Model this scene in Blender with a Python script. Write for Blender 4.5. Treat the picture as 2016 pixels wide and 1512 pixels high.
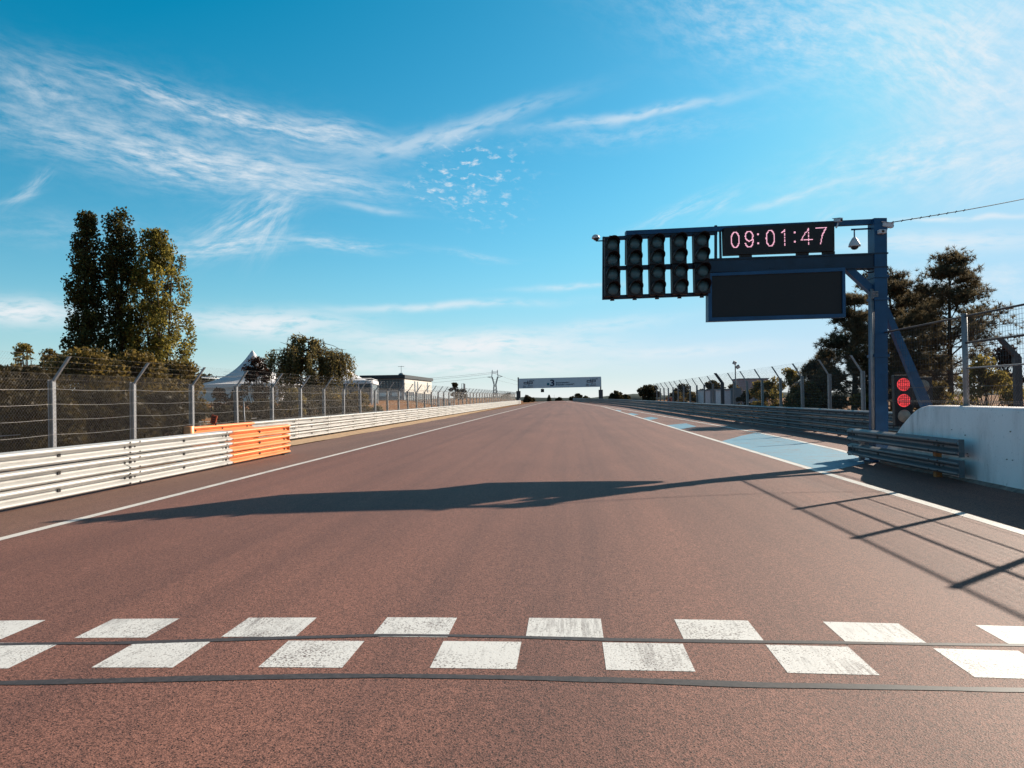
import bpy, bmesh, math, random
import numpy as np
from mathutils import Vector, Matrix

for o in list(bpy.data.objects): bpy.data.objects.remove(o)
S = bpy.context.scene
COL = S.collection
R = math.radians
rng = np.random.default_rng(7)
random.seed(7)

# ------------------------------------------------------------------ camera
IW, IH, FP, CH = 2016., 1512., 1500., 1.55
def basis(psi, th, r):
    f = np.array([-math.sin(psi)*math.cos(th), math.cos(psi)*math.cos(th), math.sin(th)])
    rt = np.array([math.cos(psi), math.sin(psi), 0.]); up = np.cross(rt, f)
    return f, rt*math.cos(r)-up*math.sin(r), up*math.cos(r)+rt*math.sin(r)
FW, RT, UP = basis(R(4.2174), R(0.98), R(0.86))
CC = np.array([0., 0., CH])
cam = bpy.data.objects.new('camera', bpy.data.cameras.new('camera')); COL.objects.link(cam)
cam.data.sensor_fit = 'HORIZONTAL'; cam.data.sensor_width = 36; cam.data.lens = FP/IW*36
cam.data.clip_end = 6000; cam.data.clip_start = 0.05
M = Matrix.Identity(4)
for i in range(3):
    M[i][0] = RT[i]; M[i][1] = UP[i]; M[i][2] = -FW[i]; M[i][3] = CC[i]
cam.matrix_world = M
S.camera = cam

def ray(px, py):
    d = FW*FP + RT*(px-IW/2) - UP*(py-IH/2); return d/np.linalg.norm(d)
def ground(px, py, z=0.):
    d = ray(px, py); return CC + d*((z-CC[2])/d[2])
def at(px, py, y):            # the point seen at a pixel, y metres down the track
    d = ray(px, py); return CC + d*(y/d[1])
def xat(px, py, x):
    d = ray(px, py); return CC + d*(x/d[0])

# ------------------------------------------------------------------ sky, sun, exposure
SUN_AZ, SUN_EL = R(44.5), R(25.9)      # azimuth measured from +X towards +Y
S.view_settings.view_transform = 'Standard'; S.view_settings.look = 'None'
S.view_settings.gamma = 1; S.view_settings.exposure = 0.82
sl = bpy.data.lights.new('sun', 'SUN'); sl.energy = 5.0; sl.angle = R(0.53); sl.color = (1, .89, .74)
so = bpy.data.objects.new('sun', sl); COL.objects.link(so)
so.rotation_euler = Vector((math.cos(SUN_AZ)*math.cos(SUN_EL), math.sin(SUN_AZ)*math.cos(SUN_EL), math.sin(SUN_EL))).to_track_quat('Z', 'Y').to_euler()

W = bpy.data.worlds.new('World'); S.world = W; W.use_nodes = True
def build_world():
    nt = W.node_tree; N = nt.nodes; L = nt.links; N.clear()
    def nd(t, **k):
        n = N.new(t)
        for a, v in k.items(): setattr(n, a, v)
        return n
    def ma(op, a, b=None, c=None, clamp=False):
        n = nd('ShaderNodeMath', operation=op, use_clamp=clamp)
        for i, v in enumerate((a, b, c)):
            if v is None: continue
            if isinstance(v, (int, float)): n.inputs[i].default_value = v
            else: L.new(v, n.inputs[i])
        return n.outputs[0]
    out = nd('ShaderNodeOutputWorld'); bg = nd('ShaderNodeBackground'); bg.inputs[1].default_value = 0.07
    L.new(bg.outputs[0], out.inputs[0])
    sky = nd('ShaderNodeTexSky', sky_type='NISHITA', sun_disc=False)
    sky.sun_elevation = SUN_EL; sky.sun_rotation = math.pi/2-SUN_AZ
    sky.air_density = 1.0; sky.dust_density = 1.0; sky.ozone_density = 1.6; sky.altitude = 200
    tc = nd('ShaderNodeTexCoord')
    sep = nd('ShaderNodeSeparateXYZ'); L.new(tc.outputs['Generated'], sep.inputs[0])
    az = ma('ARCTAN2', sep.outputs[0], sep.outputs[1]); el = ma('ARCSINE', sep.outputs[2])
    comb = nd('ShaderNodeCombineXYZ'); L.new(az, comb.inputs[0]); L.new(el, comb.inputs[1])
    # the air grades down to a pale milky band along the horizon
    elp = ma('MAXIMUM', el, 0.)
    tint = nd('ShaderNodeMix', data_type='RGBA', blend_type='MULTIPLY'); tint.inputs[0].default_value = 1
    L.new(sky.outputs[0], tint.inputs[6]); tint.inputs[7].default_value = SKY_TINT
    # polarised deep azure: the red drains out of the clear sky, the sunny side saturates softly
    sc = nd('ShaderNodeSeparateColor'); L.new(tint.outputs[2], sc.inputs[0])
    r_ = ma('MAXIMUM', ma('MULTIPLY', ma('SUBTRACT', sc.outputs[0], .56), 1.06), .0)
    cc = nd('ShaderNodeCombineColor')
    for i, (ch, lim, dist) in enumerate(((r_, 3.3, 2.), (ma('MULTIPLY', sc.outputs[1], 1.03), 5.9, 2.4), (ma('MULTIPLY', sc.outputs[2], 1.09), 7.7, 2.))): L.new(ma('SMOOTH_MIN', ch, lim, dist), cc.inputs[i])
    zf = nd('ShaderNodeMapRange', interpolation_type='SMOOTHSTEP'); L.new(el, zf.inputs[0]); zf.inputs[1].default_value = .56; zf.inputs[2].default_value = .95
    zen = nd('ShaderNodeMix', data_type='RGBA'); L.new(zf.outputs[0], zen.inputs[0]); L.new(cc.outputs[0], zen.inputs[6]); zen.inputs[7].default_value = (.75, .85, 1.25, 1)  # unseen upper sky dimmed and greyed to weaken and neutralise the shadow fill
    # gentle warp shared by all the cirrus
    wn = nd('ShaderNodeTexNoise'); wn.inputs['Scale'].default_value = 7; wn.inputs['Detail'].default_value = 4
    L.new(comb.outputs[0], wn.inputs['Vector'])
    ws = nd('ShaderNodeVectorMath', operation='SUBTRACT'); L.new(wn.outputs['Color'], ws.inputs[0]); ws.inputs[1].default_value = (.5, .5, .5)
    wm = nd('ShaderNodeVectorMath', operation='SCALE'); L.new(ws.outputs[0], wm.inputs[0]); wm.inputs['Scale'].default_value = .03
    wa = nd('ShaderNodeVectorMath', operation='ADD'); L.new(comb.outputs[0], wa.inputs[0]); L.new(wm.outputs[0], wa.inputs[1])
    total = None
    for (px, py, hx, hy, rot, dens, kind) in CLOUDS:
        d = ray(px, py); a0, e0 = math.atan2(d[0], d[1]), math.asin(d[2])
        d2 = ray(px+hx*math.cos(R(rot)), py+hx*math.sin(R(rot))); da, de = math.atan2(d2[0], d2[1])-a0, math.asin(d2[2])-e0
        th = math.atan2(de, da); ha = max(math.hypot(da, de), 1e-4); hb = ha*hy/hx
        sub = nd('ShaderNodeVectorMath', operation='SUBTRACT'); L.new((wa if kind != 'veil' else wa).outputs[0], sub.inputs[0]); sub.inputs[1].default_value = (a0, e0, 0)
        rt = nd('ShaderNodeVectorRotate', rotation_type='Z_AXIS'); rt.inputs['Angle'].default_value = -th
        L.new(sub.outputs[0], rt.inputs['Vector'])
        s2 = nd('ShaderNodeSeparateXYZ'); L.new(rt.outputs[0], s2.inputs[0])
        u = ma('DIVIDE', s2.outputs[0], ha); v = ma('DIVIDE', s2.outputs[1], hb)
        r2 = ma('ADD', ma('MULTIPLY', u, u), ma('MULTIPLY', v, v))
        fall = ma('EXPONENT', ma('MULTIPLY', r2, -1.3))
        mp = nd('ShaderNodeMapping'); L.new(rt.outputs[0], mp.inputs[0])
        nz = nd('ShaderNodeTexNoise'); nz.inputs['Detail'].default_value = 9; L.new(mp.outputs[0], nz.inputs['Vector'])
        mp.inputs['Location'].default_value = (px*.013, py*.017, 0)
        if kind == 'streak':
            mp.inputs['Scale'].default_value = (5, 24, 1); nz.inputs['Roughness'].default_value = .64; lo, hi = .34, .80
        elif kind == 'puff':
            mp.inputs['Scale'].default_value = (12, 24, 1); nz.inputs['Roughness'].default_value = .6; lo, hi = .52, .74
        elif kind == 'bank':
            mp.inputs['Scale'].default_value = (6, 26, 1); nz.inputs['Roughness'].default_value = .58; lo, hi = .22, .58
        elif kind == 'line':
            mp.inputs['Scale'].default_value = (6, 20, 1); nz.inputs['Roughness'].default_value = .5; lo, hi = .2, .6
        else:
            mp.inputs['Scale'].default_value = (6, 15, 1); nz.inputs['Roughness'].default_value = .66; lo, hi = .30, .82
        mr = nd('ShaderNodeMapRange', interpolation_type='SMOOTHSTEP'); L.new(nz.outputs[0], mr.inputs[0])
        mr.inputs[1].default_value = lo; mr.inputs[2].default_value = hi
        m = ma('MULTIPLY', ma('MULTIPLY', fall, mr.outputs[0]), dens)
        # screen so overlapping patches never exceed white
        if total is None: total = m
        else: total = ma('SUBTRACT', ma('ADD', total, m), ma('MULTIPLY', total, m))
    hz = ma('MULTIPLY', ma('EXPONENT', ma('MULTIPLY', elp, -11.)), HORIZON_MILK)
    total = ma('MINIMUM', total, 1.)
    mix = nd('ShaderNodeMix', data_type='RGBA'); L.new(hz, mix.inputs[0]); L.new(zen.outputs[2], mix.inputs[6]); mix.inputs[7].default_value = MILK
    lowf = ma('MULTIPLY', ma('EXPONENT', ma('MULTIPLY', elp, -26.)), .75)
    lowm = nd('ShaderNodeMix', data_type='RGBA'); L.new(lowf, lowm.inputs[0]); L.new(mix.outputs[2], lowm.inputs[6]); lowm.inputs[7].default_value = (7.5, 7.45, 7.2, 1)
    mx = nd('ShaderNodeMix', data_type='RGBA'); L.new(total, mx.inputs[0]); L.new(lowm.outputs[2], mx.inputs[6]); mx.inputs[7].default_value = CLOUD_COL
    L.new(mx.outputs[2], bg.inputs[0])
SKY_TINT = (.42, .92, 1.0, 1)
HORIZON_MILK = .75
MILK = (5.4, 6.7, 7.5, 1); CLOUD_COL = (7.0, 7.25, 7.5, 1)
CLOUDS = [  # px, py, half length, half width, slope in the sky (deg), density, kind
 (470, 228, 300, 28, 13, .9, 'streak'), (620, 255, 130, 26, 12, .7, 'streak'), (400, 322, 330, 46, 8, 1., 'streak'), (480, 330, 160, 34, 8, .6, 'streak'), (90, 175, 130, 62, 20, .5, 'veil'),
 (300, 265, 380, 90, 9, .42, 'veil'), (620, 345, 170, 30, 10, .6, 'streak'), (660, 255, 90, 22, 12, .6, 'streak'),
 (880, 262, 230, 20, -17, .5, 'line'), (1250, 224, 230, 11, -12, .55, 'line'), (1240, 262, 260, 26, -8, .3, 'veil'),
 (930, 335, 95, 60, 5, 1., 'puff'), (860, 378, 75, 30, 8, .9, 'puff'), (950, 400, 70, 40, 5, .8, 'puff'),
 (500, 430, 120, 40, -28, .75, 'streak'), (540, 450, 70, 30, -55, .6, 'streak'), (450, 482, 130, 22, -3, 1., 'streak'), (660, 486, 120, 13, 4, .7, 'streak'),
 (20, 612, 190, 30, 2, .95, 'bank'), (520, 632, 190, 26, 1, .9, 'bank'), (940, 680, 280, 28, -1, .95, 'bank'), (900, 722, 320, 18, -1, .8, 'bank'), (860, 604, 230, 8, -2, .6, 'line'),
 (1180, 640, 160, 14, -6, .4, 'bank'), (1130, 568, 110, 6, -4, .5, 'line'), (760, 665, 220, 16, 1, .4, 'bank'),
 (1600, 60, 420, 110, 10, .66, 'veil'), (1880, 110, 230, 150, 30, .95, 'veil'), (1960, 200, 140, 60, -15, .7, 'veil'), (1700, 20, 200, 40, 12, .5, 'streak'), (1940, 60, 120, 60, -50, .6, 'streak'), (1850, 310, 330, 80, -12, .8, 'veil'), (1980, 335, 150, 60, -25, .8, 'veil'),
 (1330, 415, 110, 15, -24, .6, 'streak'), (1410, 405, 60, 14, -30, .5, 'streak'), (1560, 386, 120, 10, -15, .45, 'line'), (1640, 425, 50, 12, -30, .4, 'streak'),
 (62, 372, 55, 13, -38, .55, 'streak'), (25, 395, 50, 8, -12, .4, 'streak'), (930, 508, 80, 9, 6, .35, 'streak'), (740, 415, 80, 7, 8, .35, 'line'), (1900, 560, 260, 60, 0, .6, 'veil'), (1900, 434, 180, 7, -2, .7, 'line'), (1850, 480, 240, 26, -2, .6, 'bank'), (1330, 690, 220, 14, -2, .5, 'bank'),
 (200, 460, 260, 40, 3, .25, 'veil'),
]
build_world()

# ------------------------------------------------------------------ materials
def mat(name): 
    m = bpy.data.materials.new(name); m.use_nodes = True
    nt = m.node_tree; b = nt.nodes['Principled BSDF']; return m, nt, b
def link(nt, a, b): nt.links.new(a, b)
def noise(nt, scale, detail=3, rough=.55, vec=None, stretch=None):
    n = nt.nodes.new('ShaderNodeTexNoise'); n.inputs['Scale'].default_value = scale; n.inputs['Detail'].default_value = detail; n.inputs['Roughness'].default_value = rough
    tc = nt.nodes.new('ShaderNodeTexCoord'); src = tc.outputs['Object']
    if stretch:
        mp = nt.nodes.new('ShaderNodeMapping'); mp.inputs['Scale'].default_value = stretch; link(nt, src, mp.inputs[0]); src = mp.outputs[0]
    link(nt, src, n.inputs['Vector']); return n.outputs[0]
def ramp(nt, fac, stops):
    r = nt.nodes.new('ShaderNodeValToRGB'); e = r.color_ramp.elements
    while len(e) < len(stops): e.new(.5)
    for i, (p, c) in enumerate(stops):
        e[i].position = p; e[i].color = c if len(c) == 4 else (*c, 1)
    link(nt, fac, r.inputs[0]); return r.outputs[0]
def mixc(nt, fac, a, b, blend='MIX'):
    m = nt.nodes.new('ShaderNodeMix'); m.data_type = 'RGBA'; m.blend_type = blend
    for s, v in ((0, fac), (6, a), (7, b)):
        if isinstance(v, (int, float)): m.inputs[s].default_value = v
        elif isinstance(v, tuple): m.inputs[s].default_value = v if len(v) == 4 else (*v, 1)
        else: link(nt, v, m.inputs[s])
    return m.outputs[2]
def bump(nt, b, h, strength, dist):
    bp = nt.nodes.new('ShaderNodeBump'); bp.inputs['Strength'].default_value = strength; bp.inputs['Distance'].default_value = dist
    link(nt, h, bp.inputs['Height']); link(nt, bp.outputs[0], b.inputs['Normal'])
def simple(name, col, rough=.6, metal=0., var=.18, scale=6., spec=.4, bmp=0.):
    m, nt, b = mat(name)
    n = noise(nt, scale, 5)
    c = tuple(col)
    link(nt, ramp(nt, n, [(.3, tuple(x*(1-var) for x in c)), (.7, tuple(min(1, x*(1+var)) for x in c))]), b.inputs['Base Color'])
    b.inputs['Roughness'].default_value = rough; b.inputs['Metallic'].default_value = metal; b.inputs['Specular IOR Level'].default_value = spec
    if bmp: bump(nt, b, noise(nt, scale*6, 4), bmp, .01)
    return m
def emit(name, col, strength, base=(.02, .02, .02)):
    m, nt, b = mat(name); b.inputs['Base Color'].default_value = (*base, 1)
    b.inputs['Emission Color'].default_value = (*col, 1); b.inputs['Emission Strength'].default_value = strength; return m

def asphalt(name, c0, streak=1.):
    m, nt, b = mat(name)
    dk = tuple(x*.22 for x in c0); lt = tuple(min(1, x*1.55) for x in c0)
    grain = noise(nt, 140, 4, .8)
    base = ramp(nt, grain, [(.36, tuple(x*.12 for x in c0)), (.45, tuple(x*.78 for x in c0)), (.55, tuple(x*1.1 for x in c0)), (.66, lt)])
    v = nt.nodes.new('ShaderNodeTexVoronoi'); v.inputs['Scale'].default_value = 125; tc = nt.nodes.new('ShaderNodeTexCoord'); link(nt, tc.outputs['Object'], v.inputs['Vector'])
    base = mixc(nt, .55, base, mixc(nt, 1., base, ramp(nt, v.outputs['Color'], [(.1, (.28, .25, .25)), (.9, (1.7, 1.7, 1.7))]), 'MULTIPLY'))
    pv = nt.nodes.new('ShaderNodeTexVoronoi'); pv.inputs['Scale'].default_value = 74; link(nt, tc.outputs['Object'], pv.inputs['Vector'])
    pit = ramp(nt, pv.outputs['Distance'], [(.25, (.10, .08, .07)), (.42, (1, 1, 1))])
    sel = nt.nodes.new('ShaderNodeSeparateColor'); link(nt, pv.outputs['Color'], sel.inputs[0])
    base = mixc(nt, ramp(nt, sel.outputs[0], [(.32, (0, 0, 0)), (.38, (1, 1, 1))]), base, mixc(nt, 1., base, pit, 'MULTIPLY'))
    base = mixc(nt, ramp(nt, sel.outputs[1], [(.80, (0, 0, 0)), (.86, (.8, .8, .8))]), base, tuple(min(1, x*1.45) for x in c0))
    big = noise(nt, .5, 6, .6, stretch=(1., .28, 1.))
    base = mixc(nt, 1., base, ramp(nt, big, [(.3, (.84, .82, .83)), (.7, (1.14, 1.14, 1.13))]), 'MULTIPLY')
    lane = noise(nt, 1.6, 4, .6, stretch=(1., .012, 1.))
    base = mixc(nt, .8*streak, base, mixc(nt, 1., base, ramp(nt, lane, [(.32, (.72, .72, .76)), (.5, (1, 1, 1)), (.72, (1.18, 1.16, 1.14))]), 'MULTIPLY'))
    link(nt, base, b.inputs['Base Color'])
    b.inputs['Roughness'].default_value = .72; b.inputs['Specular IOR Level'].default_value = .35
    bump(nt, b, mixc(nt, .5, grain, v.outputs['Distance']), .55, .007)
    return m
M_TRACK = asphalt('red_asphalt', (.182, .079, .056))
M_RUN = asphalt('dusty_asphalt', (.172, .090, .065), .6)
M_PIT = asphalt('pit_asphalt', (.195, .094, .069), .6)

def paint(name, col, wear=.5, under=(.085, .045, .036)):
    m, nt, b = mat(name)
    sp = noise(nt, 75, 4, .7); wr = noise(nt, 2.2, 5, .65)
    add = nt.nodes.new('ShaderNodeMath'); add.operation = 'MULTIPLY_ADD'; link(nt, wr, add.inputs[0]); add.inputs[1].default_value = .35; link(nt, sp, add.inputs[2])
    k = ramp(nt, add.outputs[0], [(.42+.14*wear, (1, 1, 1)), (.50+.14*wear, (0, 0, 0))])
    k2 = noise(nt, 26, 4, .7, stretch=(1., .12, 1.))
    white = ramp(nt, k2, [(.26, tuple(x*.62 for x in col)), (.44, col)])
    scm = ramp(nt, noise(nt, 1.3, 3, .6), [(.50, (0, 0, 0)), (.66, (1, 1, 1))]); scs = ramp(nt, noise(nt, 34, 4, .7, stretch=(1., .06, 1.)), [(.46, (0, 0, 0)), (.62, (.75, .75, .75))])
    white = mixc(nt, mixc(nt, 1., scm, scs, 'MULTIPLY'), white, (.16, .13, .12))
    link(nt, mixc(nt, k, white, under), b.inputs['Base Color'])
    b.inputs['Roughness'].default_value = .6; bump(nt, b, sp, .5, .004); return m
M_WHITE = paint('worn_white_paint', (.66, .635, .60), .85)
M_LINE = paint('white_line_paint', (.64, .60, .55), .45)
M_BLUE = paint('worn_blue_paint', (.105, .28, .39), .98, (.19, .13, .115))
M_TAR = simple('bitumen_sealant', (.048, .037, .035), .6, 0, .4, 30, .45, .05)

def metal_rail(name, c, rust=.25, rough=.5):
    m, nt, b = mat(name)
    st = noise(nt, 1.8, 7, .7, stretch=(1, .35, 3)); fine = noise(nt, 14, 4, .6)
    base = ramp(nt, st, [(.28, tuple(x*.55 for x in c)), (.47, c), (.75, tuple(min(1, x*1.14) for x in c))])
    base = mixc(nt, ramp(nt, fine, [(.58, (0, 0, 0)), (.8, (rust, rust, rust))]), base, (.30, .25, .21))
    link(nt, base, b.inputs['Base Color']); b.inputs['Roughness'].default_value = rough; b.inputs['Metallic'].default_value = .25
    bump(nt, b, noise(nt, 5, 3), .08, .02); return m
M_RAIL = metal_rail('galvanised_rail', (.45, .43, .41))
M_RAILG = metal_rail('grey_galvanised_rail', (.135, .135, .145), .2)
M_ORANGE = metal_rail('orange_painted_rail', (.74, .27, .10), .12, .45)
M_BOLT = simple('dark_bolt', (.05, .045, .045), .5, .5)
M_POST = simple('galvanised_post', (.25, .245, .255), .5, .3, .15, 9)
M_WIRE = simple('fence_wire', (.11, .09, .08), .6, .2, .1, 9)
M_STRAND = simple('bright_strand', (.32, .29, .27), .4, .5, .1, 9)
M_DARKP = simple('dark_steel_post', (.06, .055, .06), .6, .2)
M_NAVY = simple('navy_blue_steel', (.009, .056, .135), .42, .1, .2, 3)
M_NAVYD = simple('dark_navy_steel', (.012, .028, .055), .5, .1, .2, 3)
M_HOUS = simple('maroon_black_housing', (.016, .008, .009), .55, 0, .3, 8)
M_SCREEN = simple('dark_display_face', (.014, .010, .011), .6, 0, .15, 30)
M_CAMW = simple('pale_camera_shell', (.55, .53, .55), .4, 0, .08, 12)
M_DOME = simple('smoked_dome', (.03, .028, .032), .12, 0, .1, 10)
M_LED = emit('pink_led', (1., .50, .66), .72)
M_RED = emit('lit_red_lens', (1., .07, .08), .62, (.3, .02, .02))
M_REDD = simple('unlit_segment', (.05, .01, .012), .5)
M_DIM = simple('dusty_unlit_lens', (.30, .22, .17), .35, 0, .25, 9)
m, nt, b = mat('grey_glass_lens'); b.inputs['Base Color'].default_value = (.055, .115, .135, 1); b.inputs['Roughness'].default_value = .35
v = noise(nt, 60, 2); bump(nt, b, v, .2, .004); M_LENS = m
def wall_mat():
    m, nt, b = mat('painted_concrete')
    st = noise(nt, 1.1, 8, .72, stretch=(1, 1, .22)); sp = noise(nt, 22, 4, .6)
    base = ramp(nt, st, [(.28, (.44, .38, .36)), (.42, (.78, .70, .68)), (.52, (.90, .82, .80)), (.7, (.93, .86, .84))])
    base = mixc(nt, ramp(nt, sp, [(.62, (0, 0, 0)), (.76, (.8, .8, .8))]), base, (.40, .35, .34))
    link(nt, base, b.inputs['Base Color']); b.inputs['Roughness'].default_value = .7; bump(nt, b, noise(nt, 9, 5), .2, .02); return m
M_WALL = wall_mat()
M_FOOT = simple('grimy_concrete_foot', (.20, .16, .14), .9, 0, .35, 7)
M_RUST = simple('rusty_orange_post', (.42, .13, .035), .7, 0, .35, 14)
M_BANNER = simple('pale_blue_banner', (.50, .55, .60), .7, 0, .05, 2)
M_INK = simple('navy_ink', (.012, .02, .05), .7)
M_TEAL = simple('teal_dot', (.01, .16, .23), .7)
M_CLAD = simple('grey_cladding', (.16, .19, .22), .6, 0, .1, 3)
M_CLADW = simple('white_cladding', (.60, .55, .49), .6, 0, .06, 3)
M_ROOF = simple('charcoal_fascia', (.022, .026, .032), .6)
m, nt, b = mat('window_glass'); b.inputs['Base Color'].default_value = (.06, .09, .11, 1); b.inputs['Roughness'].default_value = .08; M_GLASS = m
M_TENT = simple('white_tent_fabric', (.66, .62, .62), .7, 0, .05, 1.5)
M_TENTF = simple('white_tent_frame', (.65, .65, .66), .5)
M_LATT = simple('lattice_steel', (.16, .18, .20), .6, .2)
M_HUT = simple('white_hut_wall', (.62, .58, .62), .6, 0, .08, 3)
M_FIELD = None
def ground_mat():
    m, nt, b = mat('dry_grass_ground')
    a = noise(nt, .12, 6, .65); f = noise(nt, 5, 6, .7)
    base = ramp(nt, a, [(.3, (.17, .075, .032)), (.5, (.25, .112, .048)), (.72, (.14, .095, .04))])
    base = mixc(nt, 1., base, ramp(nt, f, [(.3, (.6, .6, .6)), (.7, (1.3, 1.3, 1.3))]), 'MULTIPLY')
    link(nt, base, b.inputs['Base Color']); b.inputs['Roughness'].default_value = .95; b.inputs['Specular IOR Level'].default_value = .1
    bump(nt, b, f, 1., .12); return m
M_GROUND = ground_mat()
M_SAND = simple('pale_sand', (.44, .30, .19), .95, 0, .25, 4, .1, .4)
M_HILL = simple('far_woods', (.045, .06, .055), .95, 0, .3, .03, .1)

def leaf_mat(name, a, b_, trans=.45, scale=.7):
    m, nt, b = mat(name)
    at_ = nt.nodes.new('ShaderNodeAttribute'); at_.attribute_name = 'tint'
    c = mixc(nt, at_.outputs['Fac'], a, b_)
    c = mixc(nt, 1., c, ramp(nt, noise(nt, scale, 3), [(.3, (.65, .65, .65)), (.7, (1.3, 1.3, 1.3))]), 'MULTIPLY')
    link(nt, c, b.inputs['Base Color']); b.inputs['Roughness'].default_value = .6; b.inputs['Specular IOR Level'].default_value = .25
    tr = nt.nodes.new('ShaderNodeBsdfTranslucent'); link(nt, c, tr.inputs[0])
    mx = nt.nodes.new('ShaderNodeMixShader'); mx.inputs[0].default_value = trans
    out = nt.nodes['Material Output']; link(nt, b.outputs[0], mx.inputs[1]); link(nt, tr.outputs[0], mx.inputs[2]); link(nt, mx.outputs[0], out.inputs[0])
    return m
L_POP = leaf_mat('poplar_leaf', (.042, .038, .012), (.105, .090, .022), .45)
L_POPY = leaf_mat('yellowing_poplar_leaf', (.11, .10, .024), (.31, .235, .050), 0.62)
L_HEDGE = leaf_mat('hedge_leaf', (.070, .050, .015), (.23, .15, .038), 0.55)
L_DARK = leaf_mat('dark_bramble_leaf', (.032, .024, .011), (.085, .058, .020), 0.45)
L_BIRCH = leaf_mat('birch_leaf', (.10, .082, .028), (.25, .18, .065), 0.58)
L_MAROON = leaf_mat('maroon_leaf', (.034, .015, .011), (.075, .032, .018), 0.35)
L_PINE = leaf_mat('pine_needle', (.075, .060, .036), (.165, .125, .070), 0.55)
L_BUSHY = leaf_mat('yellow_green_bush_leaf', (.13, .105, .026), (.30, .21, .055), 0.58)
L_FAR = leaf_mat('far_tree_leaf', (.032, .031, .016), (.080, .062, .028), 0.4)
M_BARK = simple('bark', (.075, .055, .042), .9, 0, .35, 6, .1, .4)

# ------------------------------------------------------------------ mesh helpers
class MB:
    def __init__(s): s.v = []; s.f = []; s.m = []; s.sm = []
    def add(s, vs, fs, mi=0, smooth=False):
        o = len(s.v); s.v += [tuple(map(float, p)) for p in vs]
        for f in fs: s.f.append([i+o for i in f]); s.m.append(mi); s.sm.append(smooth)
    def box(s, c, h, mi=0, rot=None):     # centre, half sizes, optional 3x3
        pts = []
        for dx in (-1, 1):
            for dy in (-1, 1):
                for dz in (-1, 1):
                    p = Vector((dx*h[0], dy*h[1], dz*h[2]))
                    if rot is not None: p = rot @ p
                    pts.append((c[0]+p.x, c[1]+p.y, c[2]+p.z))
        s.add(pts, [(0, 1, 3, 2), (4, 6, 7, 5), (0, 4, 5, 1), (2, 3, 7, 6), (0, 2, 6, 4), (1, 5, 7, 3)], mi)
    def bevbox(s, c, h, bv, mi=0, rot=None):
        bm = bmesh.new(); bmesh.ops.create_cube(bm, size=2)
        for v in bm.verts: v.co = Vector((v.co.x*h[0], v.co.y*h[1], v.co.z*h[2]))
        bmesh.ops.bevel(bm, geom=bm.edges[:], offset=bv, segments=2, affect='EDGES', profile=.5)
        for v in bm.verts:
            p = v.co if rot is None else rot @ v.co
            v.co = p+Vector(c)
        bm.verts.index_update(); s.add([v.co[:] for v in bm.verts], [[v.index for v in f.verts] for f in bm.faces], mi); bm.free()
    def prism(s, poly, vec, mi=0):
        n = len(poly); vec = np.array(vec, float); P = [np.array(p, float) for p in poly]
        s.add(P+[p+vec for p in P], [list(range(n))[::-1], list(range(n, 2*n))]+[(i, (i+1) % n, n+(i+1) % n, n+i) for i in range(n)], mi)
    def tube(s, pts, r, k=6, mi=0, smooth=True, caps=True):
        P = [Vector(p) for p in pts]; rs = r if hasattr(r, '__len__') else [r]*len(P)
        rings = []; ref = None
        for i, p in enumerate(P):
            t = (P[min(i+1, len(P)-1)]-P[max(i-1, 0)])
            if t.length < 1e-9: t = Vector((0, 0, 1))
            t.normalize()
            if ref is None: ref = Vector((0, 0, 1)) if abs(t.z) < .9 else Vector((1, 0, 0))
            a = (ref - t*ref.dot(t)).normalized(); b = t.cross(a); ref = a
            rings.append([p + (a*math.cos(2*math.pi*j/k)+b*math.sin(2*math.pi*j/k))*rs[i] for j in range(k)])
        fs = [(i*k+j, i*k+(j+1) % k, (i+1)*k+(j+1) % k, (i+1)*k+j) for i in range(len(P)-1) for j in range(k)]
        if caps: fs += [list(range(k))[::-1], [(len(P)-1)*k+j for j in range(k)]]
        s.add([q for rg in rings for q in rg], fs, mi, smooth)
    def wires(s, A, B, r, mi=0):          # many thin three-sided wires
        for a, b in zip(A, B): s.tube([a, b], r, 3, mi, False, False)
    def lathe(s, prof, c, axis=(0, 0, 1), k=16, mi=0):
        q = Vector(axis).to_track_quat('Z', 'Y'); vs = []
        for (r, h) in prof:
            for j in range(k):
                vs.append(Vector(c)+q @ Vector((r*math.cos(2*math.pi*j/k), r*math.sin(2*math.pi*j/k), h)))
        n = len(prof)
        s.add(vs, [(i*k+j, i*k+(j+1) % k, (i+1)*k+(j+1) % k, (i+1)*k+j) for i in range(n-1) for j in range(k)]+[list(range(k))[::-1], [(n-1)*k+j for j in range(k)]], mi, True)
    def build(s, name, mats, parent=None, origin=None):
        me = bpy.data.meshes.new(name)
        if origin is None and parent is not None: origin = parent_origin(parent)
        v = np.array(s.v, float).reshape(-1, 3)
        if origin is not None: v = v-np.array(origin)
        me.from_pydata(v.tolist(), [], s.f)
        for mm in (mats if isinstance(mats, (list, tuple)) else [mats]): me.materials.append(mm)
        me.polygons.foreach_set('material_index', s.m); me.polygons.foreach_set('use_smooth', s.sm); me.update()
        return obj(name, me, parent, origin if parent is None else None)
ORG = {}
def parent_origin(p):
    o = np.zeros(3)
    while p is not None: o = o+np.array(p.location); p = p.parent
    return o
def obj(name, me, parent=None, loc=None):
    o = bpy.data.objects.new(name, me); COL.objects.link(o)
    if parent is not None: o.parent = parent
    if loc is not None: o.location = loc
    return o
def tag(o, label, cat, group=None):
    o['label'] = label; o['category'] = cat
    if group: o['group'] = group
    return o
def thing(name, label, cat, loc, group=None):
    o = bpy.data.objects.new(name, None); COL.objects.link(o); o.location = tuple(map(float, loc)); o.empty_display_size = .3
    return tag(o, label, cat, group)
def struct(o): o['kind'] = 'structure'; return o
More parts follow.
